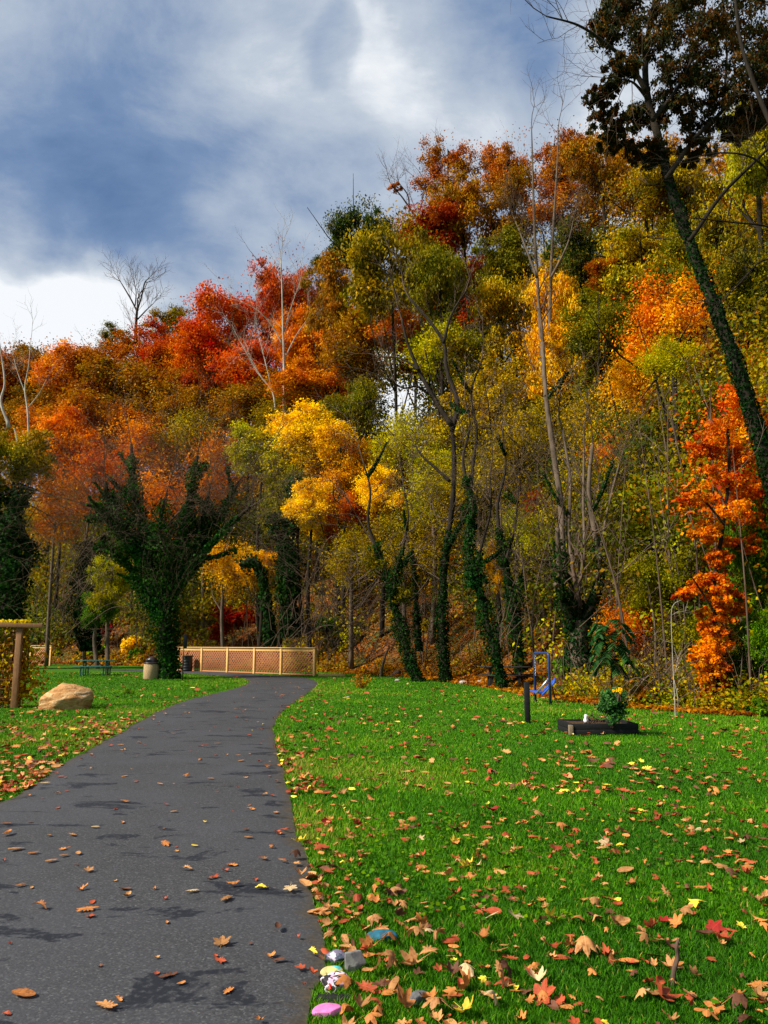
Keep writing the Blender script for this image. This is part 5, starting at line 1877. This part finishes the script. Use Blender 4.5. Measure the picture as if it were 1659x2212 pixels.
def leaf_mesh(kind, curl, seed):
    rg = np.random.default_rng(seed)
    a, r = leaf_outline(kind)
    n = len(a)
    rings = [(.35, .0), (.7, 0), (1.0, 0)]
    V = [(0, 0, 0)]
    for f, _ in rings:
        V += [(r[i] * f * math.cos(a[i]), r[i] * f * math.sin(a[i]), 0) for i in range(n)]
    V = np.array(V)
    k1, k2, k3 = curl * rg.normal(1, .5), curl * rg.normal(.5, .7), curl * rg.normal(0, .6)
    x, y = V[:, 0], V[:, 1]
    k1, k2, k3 = np.tanh(k1) * .9, np.tanh(k2) * .7, np.tanh(k3) * .5
    V[:, 2] = k1 * y * y * 1.9 + k2 * x * x * 1.2 + k3 * x * y * 1.6 + .045 * (.4 + curl) * vnoise(V, 9, seed) + np.abs(y) * .08
    V[:, 2] -= V[:, 2].min()
    V[:, 0] *= 1 - .25 * min(1, abs(k2))
    V[:, 1] *= 1 - .25 * min(1, abs(k1))
    tri = np.array([(0, 1 + i, 1 + (i + 1) % n) for i in range(n)])
    quad = []
    for k in range(2):
        o = 1 + k * n
        quad += [(o + i, o + n + i, o + n + (i + 1) % n, o + (i + 1) % n) for i in range(n)]
    # stalk: a thin strip off the base
    m = len(V)
    V = np.concatenate([V, [(-.16, -.008, V[0, 2]), (-.16, .008, V[0, 2]), (-.55, .03, V[0, 2] + .05), (-.55, .018, V[0, 2] + .05)]])
    quad.append((m, m + 1, m + 2, m + 3))
    return V, tri, np.array(quad)


def fall_mat(name, c, c2):
    t = NT(name)
    v = t.obj()
    n = t.noise(9, 5, .65, v)
    oi = t.node('ShaderNodeObjectInfo').outputs['Random']
    col = t.ramp(n, [(.3, c2), (.55, c), (.8, tuple(min(1, k * 1.2) for k in c))])
    sx_ = t.node('ShaderNodeSeparateXYZ', {'Vector': v})
    ax = t.node('ShaderNodeMath', {0: sx_.outputs[1]}, operation='ABSOLUTE').outputs[0]
    vein = t.node('ShaderNodeMapRange', {'Value': ax, 'From Min': .006, 'From Max': .02, 'To Min': .5, 'To Max': 0}).outputs[0]
    col = t.mix(vein, col, tuple(min(1, k * 1.5 + .02) for k in c))
    mr = t.node('ShaderNodeMapRange', {'Value': oi, 'To Min': .72, 'To Max': 1.2}).outputs[0]
    col = t.node('ShaderNodeHueSaturation', {'Value': mr, 'Color': col}).outputs[0]
    p = t.node('ShaderNodeBsdfPrincipled', {'Roughness': .6, 'Specular IOR Level': .2, 'Base Color': col})
    tr = t.node('ShaderNodeBsdfTranslucent', {'Color': col})
    ms = t.node('ShaderNodeMixShader', {0: .2, 1: p.outputs[0], 2: tr.outputs[0]})
    t.l.new(ms.outputs[0], t.out.inputs[0])
    return t.m


FC = {
    'tan': ((.50, .235, .08), (.24, .09, .028)), 'orange brown': ((.52, .19, .045), (.26, .08, .025)), 'rust red': ((.36, .065, .022), (.16, .03, .014)),
    'dark brown': ((.13, .05, .025), (.06, .025, .015)), 'bright yellow': ((.85, .60, .05), (.66, .40, .04)), 'cream': ((.64, .46, .24), (.42, .25, .11)), 'deep red': ((.34, .022, .015), (.18, .014, .010)),
}
FM = {k: fall_mat(k + ' dry leaf', *v) for k, v in FC.items()}
LKIND = [('maple', 'maple'), ('oak', 'oak'), ('oval', 'oval')]
LMESH = {}
LRAW = {}
for kind in ('maple', 'oak', 'oval'):
    for ci, cname in ((.15, 'flat'), (.9, 'cupped'), (1.9, 'curled')):
        for vv_ in range(2):
            raw = leaf_mesh(kind, ci, hash((len(kind), int(ci * 10), vv_)) % 1000)
            LRAW[(kind, cname, vv_)] = raw
            me = mesh_np('fallen_leaf', raw[0], [raw[1], raw[2]], smooth=True)
            me.materials.append(FM['tan'])
            LMESH[(kind, cname, vv_)] = me

leaves = []                                       # (x, y, z, size, kind, pose, colour, tilt)
PATHL = [(50, 2170, .14, 'oval', 'flat', 'orange brown'), (228, 2196, .13, 'oak', 'flat', 'tan'), (84, 1978, .13, 'oak', 'cupped', 'orange brown'), (186, 1981, .14, 'oak', 'flat', 'orange brown'), (189, 1895, .11, 'maple', 'cupped', 'tan'),
         (43, 1927, .09, 'oval', 'cupped', 'orange brown'), (478, 2057, .15, 'maple', 'flat', 'tan'), (488, 1957, .14, 'oak', 'flat', 'tan'), (502, 1927, .12, 'oval', 'curled', 'orange brown'), (415, 1940, .11, 'oak', 'flat', 'cream'),
         (627, 1933, .14, 'maple', 'flat', 'cream'), (420, 1839, .08, 'oval', 'flat', 'bright yellow'), (357, 1835, .14, 'oak', 'flat', 'orange brown'), (15, 1813, .15, 'oval', 'cupped', 'orange brown'), (33, 1847, .15, 'oval', 'flat', 'tan'),
         (71, 1855, .10, 'oval', 'flat', 'orange brown'), (109, 1873, .11, 'oval', 'flat', 'tan'), (137, 1861, .09, 'oval', 'flat', 'tan'), (168, 1856, .09, 'oval', 'flat', 'tan'), (12, 1790, .12, 'oval', 'flat', 'orange brown'), (155, 1815, .12, 'oak', 'flat', 'tan'),
         (105, 1816, .08, 'oval', 'flat', 'tan'), (205, 1798, .09, 'oval', 'flat', 'cream'), (266, 1741, .14, 'oak', 'cupped', 'orange brown'), (357, 1748, .08, 'oval', 'cupped', 'rust red'), (405, 1685, .15, 'maple', 'curled', 'orange brown'), (565, 1866, .07, 'oval', 'flat', 'rust red'),
         (536, 1820, .09, 'oval', 'flat', 'tan'), (570, 1868, .08, 'maple', 'flat', 'tan'), (600, 2022, .10, 'oval', 'cupped', 'dark brown'), (432, 1647, .13, 'oval', 'cupped', 'orange brown'), (345, 1702, .10, 'oval', 'flat', 'tan'), (610, 1872, .08, 'oval', 'flat', 'tan'),
         (580, 1663, .16, 'maple', 'cupped', 'orange brown'), (375, 1763, .09, 'oval', 'flat', 'tan'), (243, 1590, .13, 'oval', 'flat', 'tan'), (375, 1590, .12, 'oval', 'flat', 'tan'), (470, 1612, .13, 'oval', 'flat', 'tan'), (560, 1580, .13, 'maple', 'flat', 'orange brown'), (95, 1700, .14, 'oak', 'flat', 'cream'),
         (520, 1650, .12, 'oval', 'flat', 'tan'), (300, 1610, .12, 'maple', 'cupped', 'orange brown'), (455, 1690, .10, 'oval', 'flat', 'tan'), (610, 1510, .16, 'maple', 'cupped', 'rust red'), (510, 1535, .15, 'oval', 'flat', 'tan')]
HERO = [(645, 1832, .17, 'maple', 'curled', 'bright yellow'), (650, 1905, .15, 'maple', 'curled', 'tan'), (660, 1925, .14, 'oval', 'cupped', 'tan'), (640, 1862, .15, 'maple', 'curled', 'dark brown'), (1505, 1968, .15, 'maple', 'cupped', 'bright yellow'), (1410, 1963, .12, 'maple', 'curled', 'orange brown'),
        (1187, 1993, .13, 'maple', 'curled', 'bright yellow'), (1110, 1990, .15, 'maple', 'flat', 'cream'), (1015, 1880, .13, 'maple', 'curled', 'bright yellow'), (1248, 1718, .13, 'maple', 'curled', 'bright yellow'), (708, 1785, .16, 'maple', 'cupped', 'deep red'), (768, 1790, .15, 'maple', 'curled', 'deep red'),
        (1065, 1762, .17, 'oval', 'curled', 'deep red'), (955, 1638, .18, 'maple', 'curled', 'rust red'), (1265, 2068, .20, 'maple', 'curled', 'tan'), (1560, 2045, .17, 'maple', 'curled', 'rust red'), (1425, 2165, .20, 'maple', 'curled', 'rust red'), (1170, 2170, .17, 'maple', 'cupped', 'rust red'), (1060, 1995, .14, 'oval', 'flat', 'cream'),
        (895, 2098, .19, 'maple', 'curled', 'tan'), (850, 2100, .19, 'maple', 'curled', 'tan'), (810, 2112, .16, 'maple', 'cupped', 'tan'), (760, 2080, .10, 'oval', 'flat', 'tan'), (840, 2052, .18, 'maple', 'curled', 'orange brown'), (800, 2062, .16, 'maple', 'curled', 'orange brown'), (752, 2150, .15, 'maple', 'curled', 'orange brown'), (742, 2205, .13, 'oval', 'curled', 'orange brown'), (780, 2195, .14, 'maple', 'curled', 'tan'),
        (870, 2190, .17, 'maple', 'curled', 'orange brown'), (930, 2180, .16, 'maple', 'curled', 'orange brown'), (1010, 2150, .16, 'maple', 'curled', 'orange brown'), (945, 2200, .18, 'maple', 'curled', 'tan'), (820, 2025, .15, 'maple', 'flat', 'tan'), (915, 2010, .15, 'maple', 'curled', 'orange brown'), (940, 2045, .16, 'maple', 'curled', 'tan'), (1190, 2060, .14, 'maple', 'cupped', 'rust red'), (1040, 2040, .16, 'maple', 'curled', 'orange brown'),
        (1330, 2010, .17, 'oval', 'curled', 'tan'), (1460, 2010, .14, 'maple', 'cupped', 'orange brown'), (1090, 2150, .12, 'maple', 'curled', 'tan'), (1005, 2205, .16, 'maple', 'curled', 'bright yellow'), (1280, 1990, .12, 'oval', 'cupped', 'dark brown'), (1000, 1800, .16, 'maple', 'curled', 'orange brown'), (1640, 1960, .16, 'maple', 'curled', 'tan'), (1600, 2190, .16, 'maple', 'curled', 'dark brown')]
for row in PATHL + HERO:
    p = gp(row[0], row[1])
    if row in PATHL:
        row = (*row[:2], row[2] * .88, *row[3:])
    leaves.append([p[0], p[1], .036 if in_path(p[:1], p[1:2])[0] else .028, *row[2:], None])
CW = ['tan'] * 40 + ['orange brown'] * 28 + ['rust red'] * 10 + ['dark brown'] * 12 + ['cream'] * 7 + ['bright yellow'] * 2 + ['deep red'] * 2


def scatter(n, ylo, yhi, lo, hi, keepf):
    """n points with ylo < Y < yhi and lo*Y < X < hi*Y, thinned by keepf(X, Y) -> probability"""
    out, c = [], 0
    while c < n:
        u_ = R.random(6000)
        Y_ = 1 / (1 / yhi + u_ * (1 / ylo - 1 / yhi)) if yhi < 14 else ylo + u_ * (yhi - ylo)
        X_ = R.uniform(lo, hi, 6000) * Y_
        k_ = R.random(6000) < keepf(X_, Y_)
        out.append(np.stack([X_[k_], Y_[k_]], 1))
        c += int(k_.sum())
    return np.concatenate(out)[:n]


def onlawn(X, Y):
    e = edge_dist(X, Y)
    keep_ = np.ones(len(X))
    for (_, _, sx_, sy_, *_r) in STONES:
        g_ = gp(sx_, sy_)
        keep_ *= np.hypot(X - g_[0], Y - g_[1] + .03) > .13
    w_ = .20 + .5 * np.maximum(0, vnoise(np.stack([X, Y, X * 0], 1), .8, 71)) + .25 * np.maximum(0, vnoise(np.stack([X, Y, X * 0], 1), 2.5, 72)) + .8 * np.exp(-e / .28) - .06 * (Y < 5)
    return w_ * keep_ * (~in_path(X, Y)) * (foot_dist(X, Y) < .3)


for X, Y in scatter(300 - len(leaves), 3.4, 8.6, -.1, .56, onlawn):
    leaves.append([X, Y, .022, R.choice([.07, .09, .11, .13, .15]) * R.uniform(.85, 1.1), R.choice(['maple', 'maple', 'maple', 'oak', 'oval']), R.choice(['flat', 'cupped', 'curled', 'curled']), R.choice(CW), None])


def to_px(X, Y, Z):
    dx, dy, dz = X, Y, Z - CAM_Z
    f_ = dy * CP + dz * SP
    return PX0 + F * dx / f_, PY0 - F * (-dy * SP + dz * CP) / f_


def place_word(X, Y):
    px, py = to_px(X, Y, 0)
    if bool(in_path(np.array([X]), np.array([Y]))[0]):
        return 'on the near asphalt' if py > 1900 else ('on the asphalt halfway up the path' if py > 1700 else 'on the far asphalt')
    e = float(edge_dist(np.array([X]), np.array([Y]))[0])
    if px > 660 and px < 1000 and py > 2040:
        return 'near the painted stones'
    if e < .25:
        return 'along the asphalt edge'
    if px > 1330 and py > 2000:
        return 'near the upright stick'
    if py > 2000:
        return 'on the nearest grass'
    if py > 1850:
        return 'on the near grass right of the path' if px < 1150 else 'on the near grass at right'
    return 'on the grass before the bollard' if px < 1250 else 'on the grass before the planter'


groups = {}
for L_ in leaves:
    groups.setdefault((L_[6], L_[5], L_[4], place_word(L_[0], L_[1])), []).append(L_)
ORD = ['first', 'second', 'third', 'fourth', 'fifth', 'sixth', 'seventh', 'eighth', 'ninth', 'tenth', 'eleventh', 'twelfth']
for (colr_, pose, kind, place), G_ in groups.items():
    G_.sort(key=lambda q_: to_px(q_[0], q_[1], 0)[0])
    for k, L_ in enumerate(G_):
        o = bpy.data.objects.new('fallen_leaf', LMESH[(kind, pose, R.integers(2))])
        COL.objects.link(o)
        s = L_[3] * (.92 if kind != 'maple' else 1.02)
        o.scale = (s, s, s)
        flip = R.random() < .4
        til = .5 if L_[2] < .03 else .14
        o.rotation_euler = ((math.pi if flip else 0) + R.normal() * til * .6, R.normal() * til * .6, R.random() * 6.28)
        up = 0
        if flip:
            up = float(max(LRAW[(kind, pose, 0)][0][:, 2].max(), .05)) * s * .8
        o.location = (L_[0], L_[1], L_[2] + up + .01)
        o.material_slots[0].link = 'OBJECT'
        o.material_slots[0].material = FM[colr_]
        lab = f'{pose} {colr_} {kind} leaf {place}'
        if len(G_) > 1:
            lab = (ORD[k] + ' from left ' if k < 12 else '') + lab if k else 'leftmost ' + lab
        tag(o, lab, 'fallen leaf', 'fallen leaves scattered on the lawn and path')

# the smaller and farther leaves read as one scatter
t = NT('scattered leaves')
a = t.node('ShaderNodeAttribute', attribute_name='tone').outputs['Fac']
cc_ = [FC[k][0] for k in ('dark brown', 'rust red', 'orange brown', 'tan', 'orange brown', 'rust red', 'tan', 'dark brown', 'rust red', 'orange brown', 'rust red', 'bright yellow')]
c = t.ramp(a, [(k / 12 if k < 11 else .965, x) for k, x in enumerate(cc_)], 'CONSTANT')
M_SCAT = t.surf(c, .65, .2)
mb = MB()
far = []
for (n_, a_, b_, lo, hi, kf, s0, s1) in [
        (1150, 3.3, 9.5, -.5, .8, onlawn, .04, .11), (1600, 8.6, 24, -.58, .8, lambda X, Y: onlawn(X, Y) * np.minimum(1, (8.6 / Y) ** 1.5), .08, .16),
        (420, 7, 16, -.6, -.18, onlawn, .08, .16), (220, 22, 44, -.55, .3, onlawn, .12, .2)]:
    for X, Y in scatter(n_, a_, b_, lo, hi, kf):
        far.append((X, Y, R.uniform(s0, s1)))
keys = list(LRAW)
for (X, Y, s) in far:
    V, tr_, qd = LRAW[keys[R.integers(len(keys))]]
    a = R.random() * 6.28
    ti = R.normal() * .35
    Rz = Matrix.Rotation(a, 3, 'Z') @ Matrix.Rotation(ti, 3, 'X') @ Matrix.Rotation(math.pi if R.random() < .4 else 0, 3, 'Y')
    W = V @ np.array(Rz).T * s
    W[:, 2] -= W[:, 2].min()
    mb.add(W + np.array([X, Y, .02 + .0006 * Y]), [tr_, qd], R.random())
o = mb.build('fallen_leaves', M_SCAT, tones=True)
stuff(o, 'small and distant fallen leaves scattered over the grass')
mb = MB()
for X, Y in scatter(260, 3.4, 40, -.6, .2, lambda X, Y: in_path(X, Y) * (.25 + .75 * np.exp(-edge_dist(X, Y) / .3))):
    V, tr_, qd = LRAW[keys[R.integers(len(keys))]]
    a = R.random() * 6.28
    W = V @ np.array(Matrix.Rotation(a, 3, 'Z')).T * R.uniform(.03, .09 if Y < 12 else .13)
    mb.add(W + np.array([X, Y, .036]), [tr_, qd], R.random())
stuff(mb.build('leaf_scraps', M_SCAT, tones=True), 'small leaf scraps lying on the asphalt')
